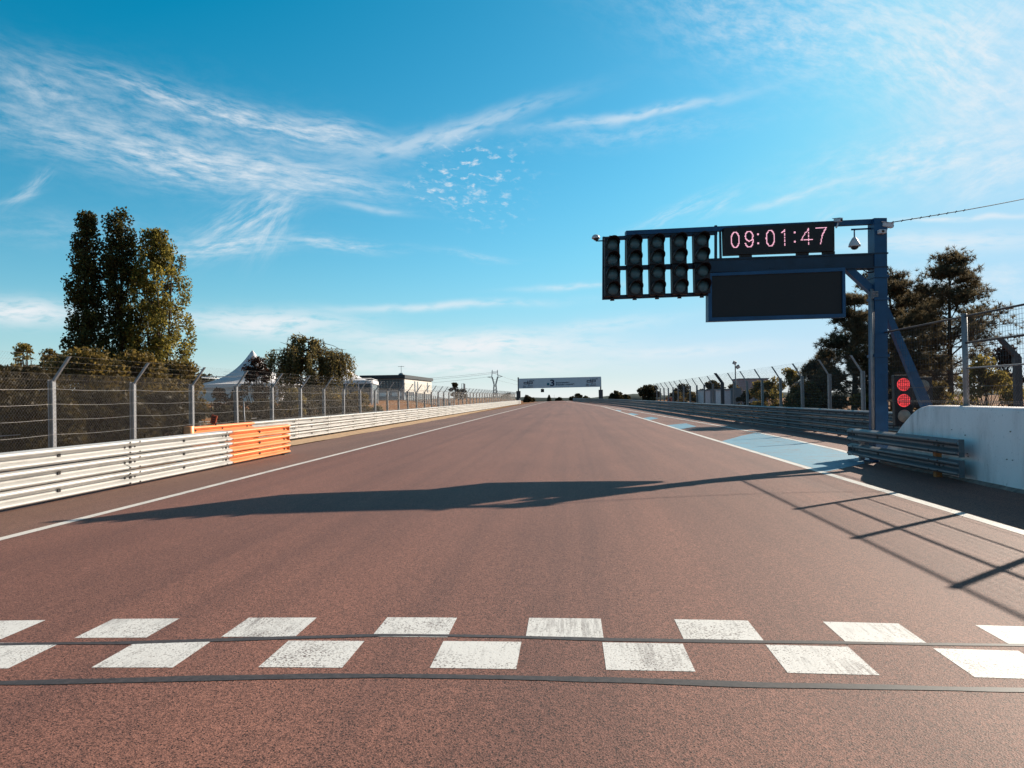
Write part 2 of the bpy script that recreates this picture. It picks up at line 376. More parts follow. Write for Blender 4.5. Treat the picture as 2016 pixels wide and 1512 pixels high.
def copy_part(src, parent, loc=None):
    c = src.copy(); COL.objects.link(c); c.parent = parent
    if loc is not None: c.location = loc
    return c

# ------------------------------------------------------------------ ground, track and painted markings
XC, XW, ZC = -.86, 5.74, .11           # the track is crowned: 11 cm high along its middle
def zt(x, y=0):
    u = (x-XC)/XW; return ZC*max(0., 1-u*u)
def zy(y):                             # beyond 235 m the land falls away
    d = max(0., y-235.); return -2.2e-4*d*d if d < 120 else -2.2e-4*120*120-.0528*(d-120)*.25
def zg(x, y):
    z = zy(y)
    if x < -13.2:
        t = min(1, max(0, (-13.2-x)/9)); k = min(1, max(0, (y-22)/18)); z += 1.35*t*t*(3-2*t)*k
    return z
def on_track(px, py):
    z = 0
    for _ in range(12):
        g = ground(px, py, z); z = zt(g[0])
    return ground(px, py, z)
def sheet(name, xs, ys, zf, mt, lift=0.):
    mb = MB(); nx, ny = len(xs), len(ys)
    mb.add([(x, y, zf(x, y)+lift) for y in ys for x in xs], [(j*nx+i, j*nx+i+1, (j+1)*nx+i+1, (j+1)*nx+i) for j in range(ny-1) for i in range(nx-1)], 0, True)
    return struct(mb.build(name, mt))
YT = list(np.concatenate([np.linspace(-6, 60, 34), np.linspace(64, 235, 30), np.linspace(240, 380, 20)]))
gx = list(np.concatenate([np.linspace(-1500, -100, 12), np.linspace(-80, -24, 15), np.linspace(-22.5, -13.2, 12), [-11, -9, 0, 9, 14, 30, 60, 100], np.linspace(200, 1500, 10)]))
gy = list(np.concatenate([[-200, -20], np.linspace(0, 60, 31), np.linspace(66, 235, 25), np.linspace(245, 400, 14), np.linspace(450, 3500, 12)]))
sheet('ground', gx, gy, lambda x, y: zg(x, y)-.03, M_GROUND)
xt = list(np.linspace(XC-XW, XC+XW, 25))
sheet('track', xt, YT, lambda x, y: zt(x)+zy(y), M_TRACK)
sheet('run_off', [-9.32, XC-XW], YT, lambda x, y: zy(y), M_RUN)
sheet('pit_exit_lane', [XC+XW, 8, 11.5], [y for y in YT if y > -7], lambda x, y: zy(y), M_PIT)
def ribbon(name, pts, w, mt, lift=.003, zf=None, seg=None):
    mb = MB(); P = [np.array(p[:2], float) for p in pts]; vs = []
    for i, p in enumerate(P):
        t = P[min(i+1, len(P)-1)]-P[max(i-1, 0)]; t /= np.linalg.norm(t); n = np.array([-t[1], t[0]])
        ww = w[i] if hasattr(w, '__len__') else w
        for sgn in (1, -1):
            q = p+n*ww/2*sgn; vs.append((q[0], q[1], (zt(q[0])+zy(q[1]) if zf is None else zf(*q))+lift))
    mb.add(vs, [(2*i, 2*i+1, 2*i+3, 2*i+2) for i in range(len(P)-1)]); return struct(mb.build(name, mt))
ribbon('edge_line', [(-6.55, y) for y in YT if y < 262], .17, M_LINE)
ribbon('edge_line', [(4.88, y) for y in YT if y < 92]+[(4.86, 100), (4.7, 112), (4.2, 122), (2.6, 150), (0.6, 185), (-.6, 215), (-1., 250)], .17, M_LINE)
ribbon('pit_exit_line', [(6.9, 18.2), (7.2, 21.), (7.38, 26), (7.42, 30.2), (7.3, 38), (7.05, 46.8), (6.7, 62), (6.25, 78.7), (5.6, 95), (4.95, 110)], .15, M_LINE)
rock = [ground(*p)[:2] for p in ((500, 882), (567, 879), (700, 856), (800, 838), (900, 820), (1000, 799.5))]
mb = MB(); ys = np.linspace(21, 160, 60)
inner = np.interp(ys, [p[1] for p in rock], [p[0] for p in rock])+.12*np.sin(ys*1.7)*.4+rng.normal(0, .035, len(ys))
vs = [(x, y, .004 if i else 0) for y, xx in zip(ys, inner) for i, x in enumerate((-10.9, xx))]
mb.add([(a, b_, .006) for a, b_, c in vs], [(2*i, 2*i+1, 2*i+3, 2*i+2) for i in range(len(ys)-1)]); struct(mb.build('sand_strip', M_SAND))
# blue hatching of the pit exit
mb = MB()
def bluepoly(pts): mb.add([(x, y, .0015) for x, y in pts], [list(range(len(pts)))])
bluepoly([(4.98, 15.3), (6.35, 17.0), (6.75, 18.1), (7.05, 20.0), (7.25, 24), (7.33, 30.6), (6.2, 28.3), (4.98, 25.4)])
for q in ([(1326, 847.5), (1371, 839.5), (1351, 833.5), (1301, 838)], [(1268, 829), (1297, 823.4), (1282, 820.8), (1254, 824.7)], [(1238, 819.3), (1258, 815.8), (1243, 813.2), (1226, 816.4)], [(1213, 812.1), (1224, 808.6), (1215, 806.6), (1202, 809.6)]):
    bluepoly([ground(*p)[:2] for p in q])
struct(mb.build('blue_hatching', M_BLUE))
# the chequered start line: two rows of half-metre squares following the crowned road
mb = MB()
A = [(0, 1230), (85, 1229), (220, 1226), (355, 1222), (490, 1219), (627, 1215), (765, 1211), (906, 1211), (1043, 1214), (1187, 1214), (1333, 1218), (1478, 1219), (1628, 1222), (1776, 1225), (1928, 1227)]
rowx = [on_track(*p) for p in A]
def rowY(x, base, sk): return base+sk*x
pitch = np.mean(np.diff([p[0] for p in rowx[1:]])); x0 = rowx[8][0]-8*pitch
ytop = float(np.mean([p[1] for p in rowx[1:]])); 
sub = 4
def square(xa, xb, ya, yb):
    xs = np.linspace(xa, xb, sub+1); mb.add([(x, y, zt(x)+.0016) for y in (ya, yb) for x in xs], [(i, i+1, sub+2+i, sub+1+i) for i in range(sub)])
for i in range(-6, 26):
    xa = x0+i*pitch
    if xa < -6.4 or xa > 4.4: continue
    j = .008*math.sin(i*3.1)
    skew = .012*xa
    if i % 2 == 0: square(xa+j, xa+pitch+j-.004, ytop-.405+skew, ytop+skew)
    else: square(xa+j-.02, xa+pitch+j-.025, ytop-.93+skew, ytop-.482+skew)
struct(mb.build('start_line', M_WHITE))
def tar(pts, w):
    P = [on_track(*p) for p in pts]; xs = np.linspace(P[0][0], P[-1][0], 90); ysx = np.interp(xs, [p[0] for p in P], [p[1] for p in P])
    ysx = ysx+.0025*np.sin(xs*5.3)+rng.normal(0, .0008, len(xs)); ribbon('sealed_joint', list(zip(xs, ysx)), list(w*(1+.16*np.sin(xs*2.3)+.08*np.sin(xs*9.1+1)+rng.normal(0, .03, len(xs)))), M_TAR, .0026)
tar([(-200, 1274), (0, 1269), (240, 1266), (450, 1260), (600, 1255), (750, 1251), (900, 1252), (1010, 1254), (1200, 1260), (1500, 1264), (1800, 1268), (2016, 1271), (2300, 1276)], .052)
tar([(-200, 1350), (0, 1345), (250, 1340), (450, 1335), (600, 1331.5), (800, 1331.5), (1000, 1334), (1250, 1341), (1500, 1349), (1800, 1355), (2016, 1359), (2300, 1366)], .066)

# ------------------------------------------------------------------ guardrails
WP = [(-.5, .05), (-.44, .60), (-.38, .94), (-.33, 1.), (-.25, .97), (-.18, .68), (-.09, .10), (-.05, 0.), (.05, 0.), (.09, .10), (.18, .68), (.25, .97), (.33, 1.), (.38, .94), (.44, .60), (.5, .05)]
def wbeam(mb, path, z0, h, side, depth=.105, mi=0, zfun=None):
    P = [np.array(p[:2], float) for p in path]; n = len(WP); vs = []
    for i, p in enumerate(P):
        t = P[min(i+1, len(P)-1)]-P[max(i-1, 0)]; t /= np.linalg.norm(t); nn = np.array([t[1], -t[0]])*side
        zz = zfun(p[1]) if zfun else 0
        for layer in (0, 1):
            for (a, d) in WP:
                q = p+nn*(d*depth-layer*.006); vs.append((q[0], q[1], z0+h/2+a*h+zz))
    m2 = 2*n; fs = []
    for i in range(len(P)-1):
        o, e = i*m2, (i+1)*m2
        for j in range(n-1):
            fs.append((o+j, o+j+1, e+j+1, e+j)); fs.append((o+n+j, e+n+j, e+n+j+1, o+n+j+1))
        for j in (0, n-1): fs.append((o+j, e+j, e+n+j, o+n+j))
    for o in (0, (len(P)-1)*m2):
        for j in range(n-1): fs.append((o+j, o+j+1, o+n+j+1, o+n+j))
    mb.add(vs, fs, mi)
def bolts(mb, x, y, z, h, face, n8=True, depth=.105, mi=1):
    if n8:
        for dy in (-.16, .16):
            for dz in (-.33*h, .33*h): mb.box((x+face*(depth+.004), y+dy, z+h/2+dz), (.006, .013, .013), mi)
            mb.box((x+face*.005, y+dy, z+h/2), (.007, .015, .012), mi)
    mb.box((x+face*.006, y-.02, z+h/2), (.009, .010, .026), mi); mb.box((x+face*.006, y+.02, z+h/2), (.009, .018, .022), mi)
def guard_post(mb, x, y, h, mi=0): mb.box((x, y, h/2), (.05, .04, h/2), mi)

# near left guardrail: x = -8.2, triple, 4 m sections, the last one orange
HX, TH, TP = -8.2, .272, .283
g = thing('guardrail', 'near pale three-beam guardrail on the left with a short orange end section', 'guardrail', (HX, 14, 0))
for tier in range(3):
    z = .02+tier*TP
    for k, (y0, y1) in enumerate(((1.7, 5.7), (5.7, 9.7), (9.7, 13.7), (13.7, 17.7), (17.7, 21.7))):
        mb = MB(); jx = rng.normal(0, .004); jz = rng.normal(0, .003)
        wbeam(mb, [(HX+jx+.004*(k % 2), y0-.17), (HX+jx*.3+.004*(k % 2), y1+(.17 if k < 4 else 0))], z+jz, TH, 1)
        bolts(mb, HX+.006, y0, z, TH, 1); bolts(mb, HX+.006, (y0+y1)/2, z, TH, 1, False)
        if k == 4: 
            bolts(mb, HX+.006, y1-.25, z, TH, 1, False)
            mb.prism([(HX-.004, y1+.004, z+.01), (HX+.07, y1+.004, z+.02), (HX+.07, y1+.004, z+TH-.02), (HX-.004, y1+.004, z+TH-.01)], (0, .01, 0))
        o = mb.build('rail_beam', [M_ORANGE if k == 4 else M_RAIL, M_BOLT], g)
        if k == 4: o['label'] = 'orange painted end beam'
for y in np.arange(3.7, 22, 2): 
    mb = MB(); guard_post(mb, HX-.09, y, .84); mb.build('post', M_RAILG, g)
mb = MB(); mb.box((HX+.05, 21.45, .012), (.06, .25, .012)); mb.build('foot_plate', M_BOLT, g)

# second left guardrail running to the far end
g = thing('guardrail', 'long pale guardrail behind the left sand strip, its near end nose painted orange', 'guardrail', (-10.55, 60, 0))
P2 = [(-10.62, y) for y in (24.75, 28)]+[(-10.55, y) for y in np.linspace(32, 168, 35)]
for tier in range(3):
    z = .06+tier*.268
    mb = MB(); wbeam(mb, P2, z, .258, 1)
    for y in np.arange(28.7, 70, 2): bolts(mb, -10.55, y, z, .258, 1, (int(y) % 4 == 0))
    mb.build('rail_beam', [M_RAIL, M_BOLT], g)
    mb = MB(); wbeam(mb, [(-10.62, 20.75), (-10.62, 24.9)], z, .258, 1, .108); bolts(mb, -10.615, 24.5, z, .258, 1, False); bolts(mb, -10.615, 22.7, z, .258, 1, False); bolts(mb, -10.615, 21., z, .258, 1, False)
    mb.build('rail_beam', [M_ORANGE, M_BOLT], g)['label'] = 'orange painted end beam'
mb = MB(); mb.lathe([(.13, .05), (.14, .06), (.14, .855), (.13, .865)], (-10.66, 20.72, 0), k=18); mb.build('round_nose', M_ORANGE, g)
for y in np.arange(22, 168, 4): mb = MB(); guard_post(mb, -10.72, y, .84); mb.build('post', M_RAILG, g)
p = xat(421, 826, -10.6)
mb = MB(); rt = Matrix.Rotation(R(14), 3, 'Y'); mb.box((p[0], p[1], p[2]), (.085, .02, .13), 0, rt)
for dz in (-.07, 0, .07): mb.box((p[0]+.01, p[1]-.022, p[2]+dz), (.05, .006, .014), 1, rt)
mb.box((p[0]+.06, p[1], p[2]-.16), (.015, .015, .05), 1, rt)
tag(mb.build('marker_plate', [simple('rust_red_plate', (.36, .06, .02), .6), M_BOLT], None, (p[0], p[1], p[2]-.2)), 'small rust-red marker plate leaning on top of the orange guardrail nose', 'marker plate')
mb = MB(); p = at(1029, 793, 158); mb.box((-10.2, 158, .62), (.06, .12, .62)); mb.box((-10.2, 158, 1.1), (.065, .13, .1), 1); tag(mb.build('marker_post', [M_WALL, M_HOUS], None, (-10.2, 158, 0)), 'white marker post with dark band beside the far end of the left guardrail', 'marker post')

# right-hand guardrail along the pit exit
PR = [(10.1, 14.5), (9.75, 19.), (9.55, 22.5), (9.45, 26), (9.47, 30.5), (9.25, 38), (9.08, 44.1), (8.95, 58), (8.8, 74), (8.6, 90), (8.36, 105), (7.5, 128), (6.1, 152), (4.6, 178), (3., 205), (1.5, 240)]
PRs = []
for a, b_ in zip(PR[:-1], PR[1:]):
    for t in np.linspace(0, 1, 6)[:-1]: PRs.append((a[0]+(b_[0]-a[0])*t, a[1]+(b_[1]-a[1])*t))
PRs.append(PR[-1])
g = thing('guardrail', 'long grey shaded guardrail curving along the right side of the pit exit', 'guardrail', (9, 60, 0))
for tier in range(3):
    z = .05+tier*.305
    mb = MB(); wbeam(mb, [(x, y) for x, y in PRs], z, .288, -1, .105)
    for k, (x, y) in enumerate(PRs):
        if y < 80: bolts(mb, x, y, z, .288, -1, k % 2 == 0, .105)
    mb.build('rail_beam', [M_RAILG, M_BOLT], g)
for k, (x, y) in enumerate(PRs[2::3]): mb = MB(); guard_post(mb, x+.09, y, .95); mb.build('post', M_RAILG, g)
mb = MB(); mb.prism([(x-.2, y, 0) for x, y in PRs[:1]]+[(x+.15, y, 0) for x, y in PRs[:1]]+[(PRs[0][0]+.15, PRs[0][1], .05), (PRs[0][0]-.2, PRs[0][1], .05)], (0, .3, 0))
ribbon('kerb_strip', [(x-.28, y) for x, y in PRs[5:60]], .16, simple('pale_kerb', (.30, .26, .25), .9), .006)

# short two-beam guardrail in front of the white wall
g = thing('guardrail', 'short grey two-beam guardrail in front of the white concrete wall end', 'guardrail', (6.6, 16, 0))
E0 = np.array([6.50, 18.15]); E1 = np.array([6.56, 13.25])
for tier, (za, h) in enumerate(((.10, .27), (.44, .28))):
    mb = MB(); wbeam(mb, [tuple(E0), tuple(E1)], za, h, 1, .105)
    for t in (.04, .30, .83): q = E0+(E1-E0)*t; bolts(mb, q[0], q[1], za, h, -1, t != .30)
    for e, s_ in ((E0, .005), (E1, -.005)): mb.box((e[0]-.035, e[1]+s_, za+h/2), (.045, .006, h/2+.01))
    mb.build('rail_beam', [M_RAILG, M_BOLT], g)
for y, mt in ((17.8, M_RAILG), (14.25, M_RUST)):
    mb = MB(); mb.box((6.60, y, .345), (.05, .06, .345)); o = mb.build('post', mt, g)
    if mt is M_RUST: o['label'] = 'rusty orange post'

# ------------------------------------------------------------------ white concrete wall with its debris fence
def wallz(y):
    pts = [(17.45, 0.), (17.3, .12), (16.2, .86), (15.75, 1.10), (15.45, 1.22), (15.1, 1.27)]
    return np.interp(y, [p[0] for p in pts][::-1], [p[1] for p in pts][::-1]) if y > 15.1 else 1.27
wy = list(np.linspace(-3, 15, 20))+list(np.linspace(15.1, 17.45, 24)); mb = MB(); prof = []
for y in wy:
    h = max(.02, wallz(y)); b_ = min(.06, h*.4)
    prof.append([(6.76, y, -.05), (6.80, y, max(.0, h-b_)), (6.815, y, h-b_*.35), (6.86, y, h), (7.24, y, h), (7.29, y, h-b_*.35), (7.30, y, h-b_), (7.34, y, -.05)])
n = 8; mb.add([q for pr in prof for q in pr], [(i*n+j, (i+1)*n+j, (i+1)*n+j+1, i*n+j+1) for i in range(len(prof)-1) for j in range(n-1)]+[list(range(n)), [(len(prof)-1)*n+j for j in range(n)][::-1]], 0, True)
g = thing('concrete_wall', 'white painted concrete wall with a sloped rounded end at the right edge', 'wall', (7.05, 8, 0))
o = mb.build('wall_body', M_WALL, g)
mb = MB()
fy = np.linspace(-3, 17.2, 60); off = .06+.03*np.sin(fy*2.1)+rng.normal(0, .012, 60)
mb.add([q for y, d in zip(fy, off) for q in ((6.77, y, .055), (6.77-d, y, .012), (6.77-d-.02, y, -.02))], [(3*i+j, 3*i+j+1, 3*i+j+4, 3*i+j+3) for i in range(59) for j in range(2)], 0, True)
mb.build('grimy_footing', M_FOOT, g)
mb = MB()
for k in range(9): y_, z_ = rng.uniform(11, 15), rng.uniform(.25, 1.1); mb.box((6.757+.04*z_/1.2, y_, z_), (.012, rng.uniform(.006, .012), rng.uniform(.005, .010)))
mb.build('chips', M_FOOT, g)

FX = 7.05
g = thing('debris_fence', 'tall debris fence of steel posts and square mesh standing on the white wall', 'fence', (FX, 8, 1.27))
posts = [14.1, 12.1, 10.1, 8.1, 6.1, 4.1, 2.1]
for y in posts:
    mb = MB(); mb.tube([(FX, y, 1.2), (FX, y, 2.9)], .048, 14); mb.lathe([(.10, 1.268), (.10, 1.285)], (FX, y, 0), k=12); mb.tube([(FX, y, 2.9), (FX, y, 2.915)], [.052, .044], 14); mb.build('post', M_POST, g)
for z, r_ in ((2.87, .023), (2.40, .020), (1.95, .014)):
    mb = MB(); mb.tube([(FX, 0, z), (FX, 14.1 if z < 2.8 else 17.5, z-.01)], r_ if z < 2.8 else r_*.8, 8); mb.build('rail', M_DARKP if r_ > .015 else M_POST, g)
base_panel = None
def square_mesh(y0, y1, zlo, zhi, st, r_):
    A, B = [], []
    for y in np.arange(y0+st/2, y1, st): A.append((FX, y, zlo)); B.append((FX, y, zhi))
    for z in np.arange(zlo, zhi, st): A.append((FX-.003, y0, z)); B.append((FX-.003, y1, z))
    mb = MB(); mb.wires(A, B, r_); return mb
def chain(mb, y0, y1, zlo, zhi, sp, r_, x, mi=0):
    H_ = zhi-zlo
    for s_ in (1, -1):
        for y in np.arange(y0-H_, y1+H_, sp):
            # clip a 45 degree wire to the panel
            ya, yb = (y, y+H_) if s_ == 1 else (y+H_, y)
            ta, tb = 0., 1.
            d = yb-ya
            for lim, sg in ((y0, 1), (y1, -1)):
                if sg*(ya-lim) < 0 and sg*(yb-lim) < 0: ta = 2
                elif sg*(ya-lim) < 0: ta = max(ta, (lim-ya)/d)
                elif sg*(yb-lim) < 0: tb = min(tb, (lim-ya)/d)
            if ta >= tb: continue
            mb.tube([(x, ya+d*ta, zlo+H_*ta), (x, ya+d*tb, zlo+H_*tb)], r_, 3, mi, False, False)
ed = [17.5]+posts
for y1, y0 in zip(ed[:-1], ed[1:]):
    mb = square_mesh(y0, y1, 1.95, 2.87, .078, .0028) if y0 < 14 else square_mesh(y0, y1, 1.95, 2.87, .12, .0022)
    chain(mb, y0, y1, 1.30, 1.95, .07, .0022, FX)
    for z in (1.33, 1.36, 1.62): mb.tube([(FX, y0, z), (FX, y1, z)], .004, 4)
    for y in np.arange(y0, y1, .07): mb.tube([(FX, y, 1.27), (FX, y, 1.36)], .003, 3)
    mb.build('mesh_panel', M_DARKP, g)

# ------------------------------------------------------------------ chain-link catch fences
def catch_fence(name, label, x, ylist, zb, arm, lean, panel_kind, barz):
    g = thing(name, label, 'fence', (x, ylist[0], 0))
    sp = ylist[1]-ylist[0]
    mp = MB(); mp.box((x+lean*.045, 0, zb/2), (.012, .055, zb/2), 0); mp.box((x-lean*.045, 0, zb/2), (.012, .055, zb/2), 0); mp.box((x, 0, zb/2), (.033, .012, zb/2), 0)
    ma_ = MB(); ma_.prism([(x-.03, -.03, zb-.08), (x+.03, -.03, zb-.08), (x+.03+lean*arm[0], -.03, zb+arm[1]), (x-.03+lean*arm[0], -.03, zb+arm[1])], (0, .06, 0))
    pn = MB()
    if panel_kind == 'chain':
        chain(pn, 0, sp, .1, zb+.12, .088, .0015, x+lean*.06, 0)
        for k in range(5):
            z = .55+k*(zb-.75)/4; sag = [(x+lean*.066, sp*t, z-.03*math.sin(math.pi*t)) for t in np.linspace(0, 1, 7)]; pn.tube(sag, .0036, 4, 1, True, False)
    else:
        A, B = [], []
        for z in np.arange(.2, zb, .11): A.append((x+lean*.06, 0, z)); B.append((x+lean*.06, sp, z))
        for y in np.arange(0, sp, .11): A.append((x+lean*.064, y, .2)); B.append((x+lean*.064, y, zb))
        pn.wires(A, B, .002)
    # the mesh goes on up the leaning arms
    A, B = [], []
    for y in np.arange(0, sp, .075): A.append((x+lean*.04, y, zb)); B.append((x+lean*(arm[0]+.03), y, zb+arm[1]))
    for t in np.linspace(0, 1, 5): A.append((x+lean*(.04+arm[0]*t), 0, zb+arm[1]*t)); B.append((x+lean*(.04+arm[0]*t), sp, zb+arm[1]*t))
    pn.wires(A, B, .0011)
    first = None
    for i, y in enumerate(ylist):
        if first is None:
            po = mp.build('post', M_POST, g, (x, 0, 0)); po.location = (0, 0, 0)
            ar = ma_.build('arm', M_POST, po, (x, 0, 0)); ar.location = (0, 0, 0)
            pa = pn.build('mesh_panel', [M_WIRE, M_STRAND], g, (x, 0, 0)); pa.location = (0, 0, 0)
            first = (po, ar, pa)
        else:
            po = copy_part(first[0], g, (0, y-ylist[0], 0)); po.rotation_euler = (R(rng.normal(0, .4)), R(rng.normal(0, .4)), 0)
            copy_part(first[1], po, (0, 0, 0))
            if i < len(ylist)-1: copy_part(first[2], g, (0, y-ylist[0], 0))
    return g
catch_fence('catch_fence', 'long chain-link fence with bent-top posts behind the left guardrails', -11.3, [15.95-3.1*2+3.1*k for k in range(50)], 2.08, (.42, .5), 1, 'chain', 0)
catch_fence('catch_fence', 'wire fence with bent-top posts behind the right pit-exit guardrail', 9.95, [26.6+3.35*k for k in range(19)], 2.25, (.38, .55), -1, 'square', 0)

# low timber rail fence beyond the left chain-link
g = thing('post_and_rail_fence', 'low dark post and rail fence behind the left chain-link fence', 'fence', (-14, 16, 0))
for y in np.arange(13.5, 34, 2.9):
    mb = MB(); mb.box((-14, y, .45), (.05, .05, .45)); mb.build('post', M_DARKP, g)
mb = MB(); mb.tube([(-13.94, 12, .78), (-13.94, 34, .78)], .012, 5); mb.build('rail', M_POST, g)
pw = xat(484, 830, -10.95)
mb = MB(); mb.tube([(pw[0], pw[1], 0), (pw[0]-.05, pw[1]-.05, 1.52)], .02, 8); tag(mb.build('thin_pole', M_POST, None, (pw[0], pw[1], 0)), 'thin leaning pale pole between two posts of the left chain-link fence', 'pole')

# ------------------------------------------------------------------ gantry
GA = R(7.0); G0 = at(1729, 860, 17.65); G0[2] = 0
GN = np.array([math.sin(GA), -math.cos(GA), 0.]); GU = np.array([math.cos(GA), math.sin(GA), 0.])   # normal towards the camera
def gp(px, py, off=0.):
    d = ray(px, py); t = ((G0-CC) @ GN)/(d @ GN); return CC+d*t+GN*off
def slab(mb, pts, front, back, mi=0):
    mb.prism([gp(*p)+GN*front for p in pts], -GN*(front-back), mi)
GROT = Matrix.Rotation(GA, 3, 'Z')
def pole(mb, a, b_, r, off=0, k=8, mi=0): mb.tube([gp(*a)+GN*off, gp(*b_)+GN*off], r, k, mi)
gan = thing('signal_gantry', 'tall navy blue steel gantry with one column reaching over the track', 'gantry', G0)
mb = MB(); c0 = gp(1727, 432); cb = gp(1729, 860); w = .145
for s0, s1 in (((cb[0], cb[1], 0), c0),):
    P = [np.array(s0), np.array([c0[0], c0[1], c0[2]])]
    mb.prism([P[0]-GU*w+GN*w, P[0]+GU*w+GN*w, P[0]+GU*w-GN*w, P[0]-GU*w-GN*w], P[1]-P[0])
mb.box((cb[0], cb[1], .015), (.3, .3, .015), 0, GROT)
for z in (2.35, 3.62, 4.12): mb.box((cb[0]+(c0[0]-cb[0])*z/c0[2], cb[1], z), (w+.025, w+.025, .03), 0, GROT)
mb.build('column', M_NAVY, gan)
mb = MB(); slab(mb, [(1386, 514), (1740, 502), (1741, 526), (1387, 535)], .12, -.12); slab(mb, [(1386, 511.5), (1742, 499), (1742, 502), (1386, 514.5)], .15, -.15); slab(mb, [(1386, 535), (1742, 526), (1742, 529), (1386, 538)], .15, -.15)
mb.build('main_beam', M_NAVYD, gan)
mb = MB(); slab(mb, [(1232, 455), (1716, 432), (1716, 442), (1232, 463.5)], .05, -.07); mb.build('top_beam', M_NAVY, gan)
mb = MB()
slab(mb, [(1187, 466.5), (1412, 454.5), (1412, 462), (1187, 474)], .02, -.05); slab(mb, [(1187, 525), (1392, 517), (1392, 529), (1187, 532)], .02, -.05)
slab(mb, [(1187, 582), (1392, 575), (1392, 582.5), (1187, 590)], .02, -.05); slab(mb, [(1186.5, 466), (1190.5, 466), (1190, 590), (1186, 590)], .02, -.05)
slab(mb, [(1232, 455), (1237, 455), (1237, 520), (1232, 520)], -.06, -.12)
mb.build('light_frame', M_NAVYD, gan)
mb = MB()
for x in (1409, 1637.5): slab(mb, [(x-2.2, 444), (x+2.2, 444), (x+2.2, 512), (x-2.2, 512)], .03, -.03)
slab(mb, [(1416, 452), (1419, 452), (1420.5, 512), (1417, 512)], .03, -.03)
mb.build('upright', M_NAVYD, gan)
mb = MB(); slab(mb, [(1656, 527), (1676, 527), (1718, 565), (1718, 584)], .08, -.08); mb.build('knee_brace', M_NAVY, gan)
mb = MB(); slab(mb, [(1726, 582), (1736, 580), (1864, 868), (1841, 868)], .06, -.06); mb.build('raking_strut', M_NAVY, gan)
mb = MB()
for dx, r_ in ((-13.5, .028), (-10., .018)):
    a = gp(1724+dx, 570); b_ = gp(1727+dx, 845); mb.tube([a+GN*.1, b_+GN*.1], r_, 8)
for k in range(5):
    z0 = gp(1711, 588-k*3.); mb.tube([z0+GN*.16-GU*.03, z0+GN*.16+GU*.12], .014, 6)
mb.build('conduit', M_POST, gan)
mb = MB()
cv = [gp(1722+4*math.sin(t*3.1)-5*t*(1-t)*4-12*t*(1-t), 455+t*50) for t in np.linspace(0, 1, 10)]; mb.tube([q+GN*.1 for q in cv], .014, 6)
cv = [gp(1690+36*t, 529+9*math.sin(math.pi*t)) for t in np.linspace(0, 1, 10)]; mb.tube([q+GN*.1 for q in cv], .014, 6)
cv = [gp(1652+14*t, 532-8*math.sin(math.pi*t)) for t in np.linspace(0, 1, 10)]; mb.tube([q+GN*.1 for q in cv], .008, 6)
mb.build('loose_cable', M_HOUS, gan)
mb = MB()
for a, b_ in (((1412, 537), (1412, 541)), ((1520, 531), (1520, 537)), ((1630, 525), (1630, 533))):
    slab(mb, [(a[0]-3.5, a[1]-4), (a[0]+3.5, a[1]-4), (b_[0]+3.5, b_[1]+3), (b_[0]-3.5, b_[1]+3)], .04, -.04); slab(mb, [(a[0]-9, a[1]-3), (a[0]+9, a[1]-3), (a[0]+9, a[1]), (a[0]-9, a[1])], .13, -.13)
mb.build('hanger', M_NAVYD, gan)

# start lights: five columns of four lenses
names = ['leftmost column of dark start lights, nearest the small dome camera', 'second column of dark start lights from the left end of the gantry', 'middle one of the five columns of dark start lights', 'fourth column of dark start lights from the left, second from the clock', 'rightmost column of dark start lights, nearest the clock and dark message board']
for i in range(5):
    t = i/4; cx = 1203+174.5*t; base = gp(cx, 585-8*t)
    st = thing('start_light', names[i], 'start light', base, 'start lights on the gantry')
    lens = [(1202.6+174*t, 484.5-8.5*t), (1202.8+174.2*t, 514-8.5*t), (1203.2+175.4*t, 542.5-7*t), (1203.8+175.4*t, 571.5-6*t)]
    for (l0, l1, wpx) in ((0, 1, 14.5), (2, 3, 15.)):
        a = gp(*lens[l0]); b_ = gp(*lens[l1]); c = (a+b_)/2; hh = np.linalg.norm(a-b_)/2+.165
        mb = MB(); mb.bevbox(c+GN*.08, (wpx/1500*17.2, .10, hh), .02, 0, GROT)
        mb.box(c+GN*.0+np.array([0, 0, hh+.03]), (.03, .02, .035), 0, GROT)
        if l0 == 2: mb.lathe([(.05, 0), (.035, .05), (.02, .08)], c+GN*.08-np.array([0, 0, hh+.075]), k=10)
        mb.build('housing', M_HOUS, st)
    for (lx, ly) in lens:
        c = gp(lx, ly)+GN*.185; r_ = .128
        mb = MB(); mb.lathe([(r_, 0), (r_*.97, .012), (r_*.7, .03), (r_*.3, .04), (.01, .042)], c, GN, 24); lo = mb.build('lens', M_LENS, st)
        mb = MB(); k = 22; vs = []
        for q, ln in ((0, 0), (1, 1)):
            for rr in (r_+.012, r_+.022):
                for j in range(k+1):
                    a = R(-25)+R(230)*j/k; L_ = .02+ln*(.055+.19*max(0, math.sin(a))**.6 if math.sin(a) > 0 else .03)
                    vs.append(c+GU*rr*math.cos(a)+np.array([0, 0, 1.])*rr*math.sin(a)+GN*(L_ if ln else -.03))
        n = k+1; fs = []
        for j in range(k): fs += [(j, j+1, 2*n+j+1, 2*n+j), (n+j, 3*n+j, 3*n+j+1, n+j+1), (2*n+j, 2*n+j+1, 3*n+j+1, 3*n+j)]
        fs += [(0, 2*n, 3*n, n), (k, n+k, 3*n+k, 2*n+k)]
        mb.add(vs, fs, 0, False); mb.build('visor', M_HOUS, lo)

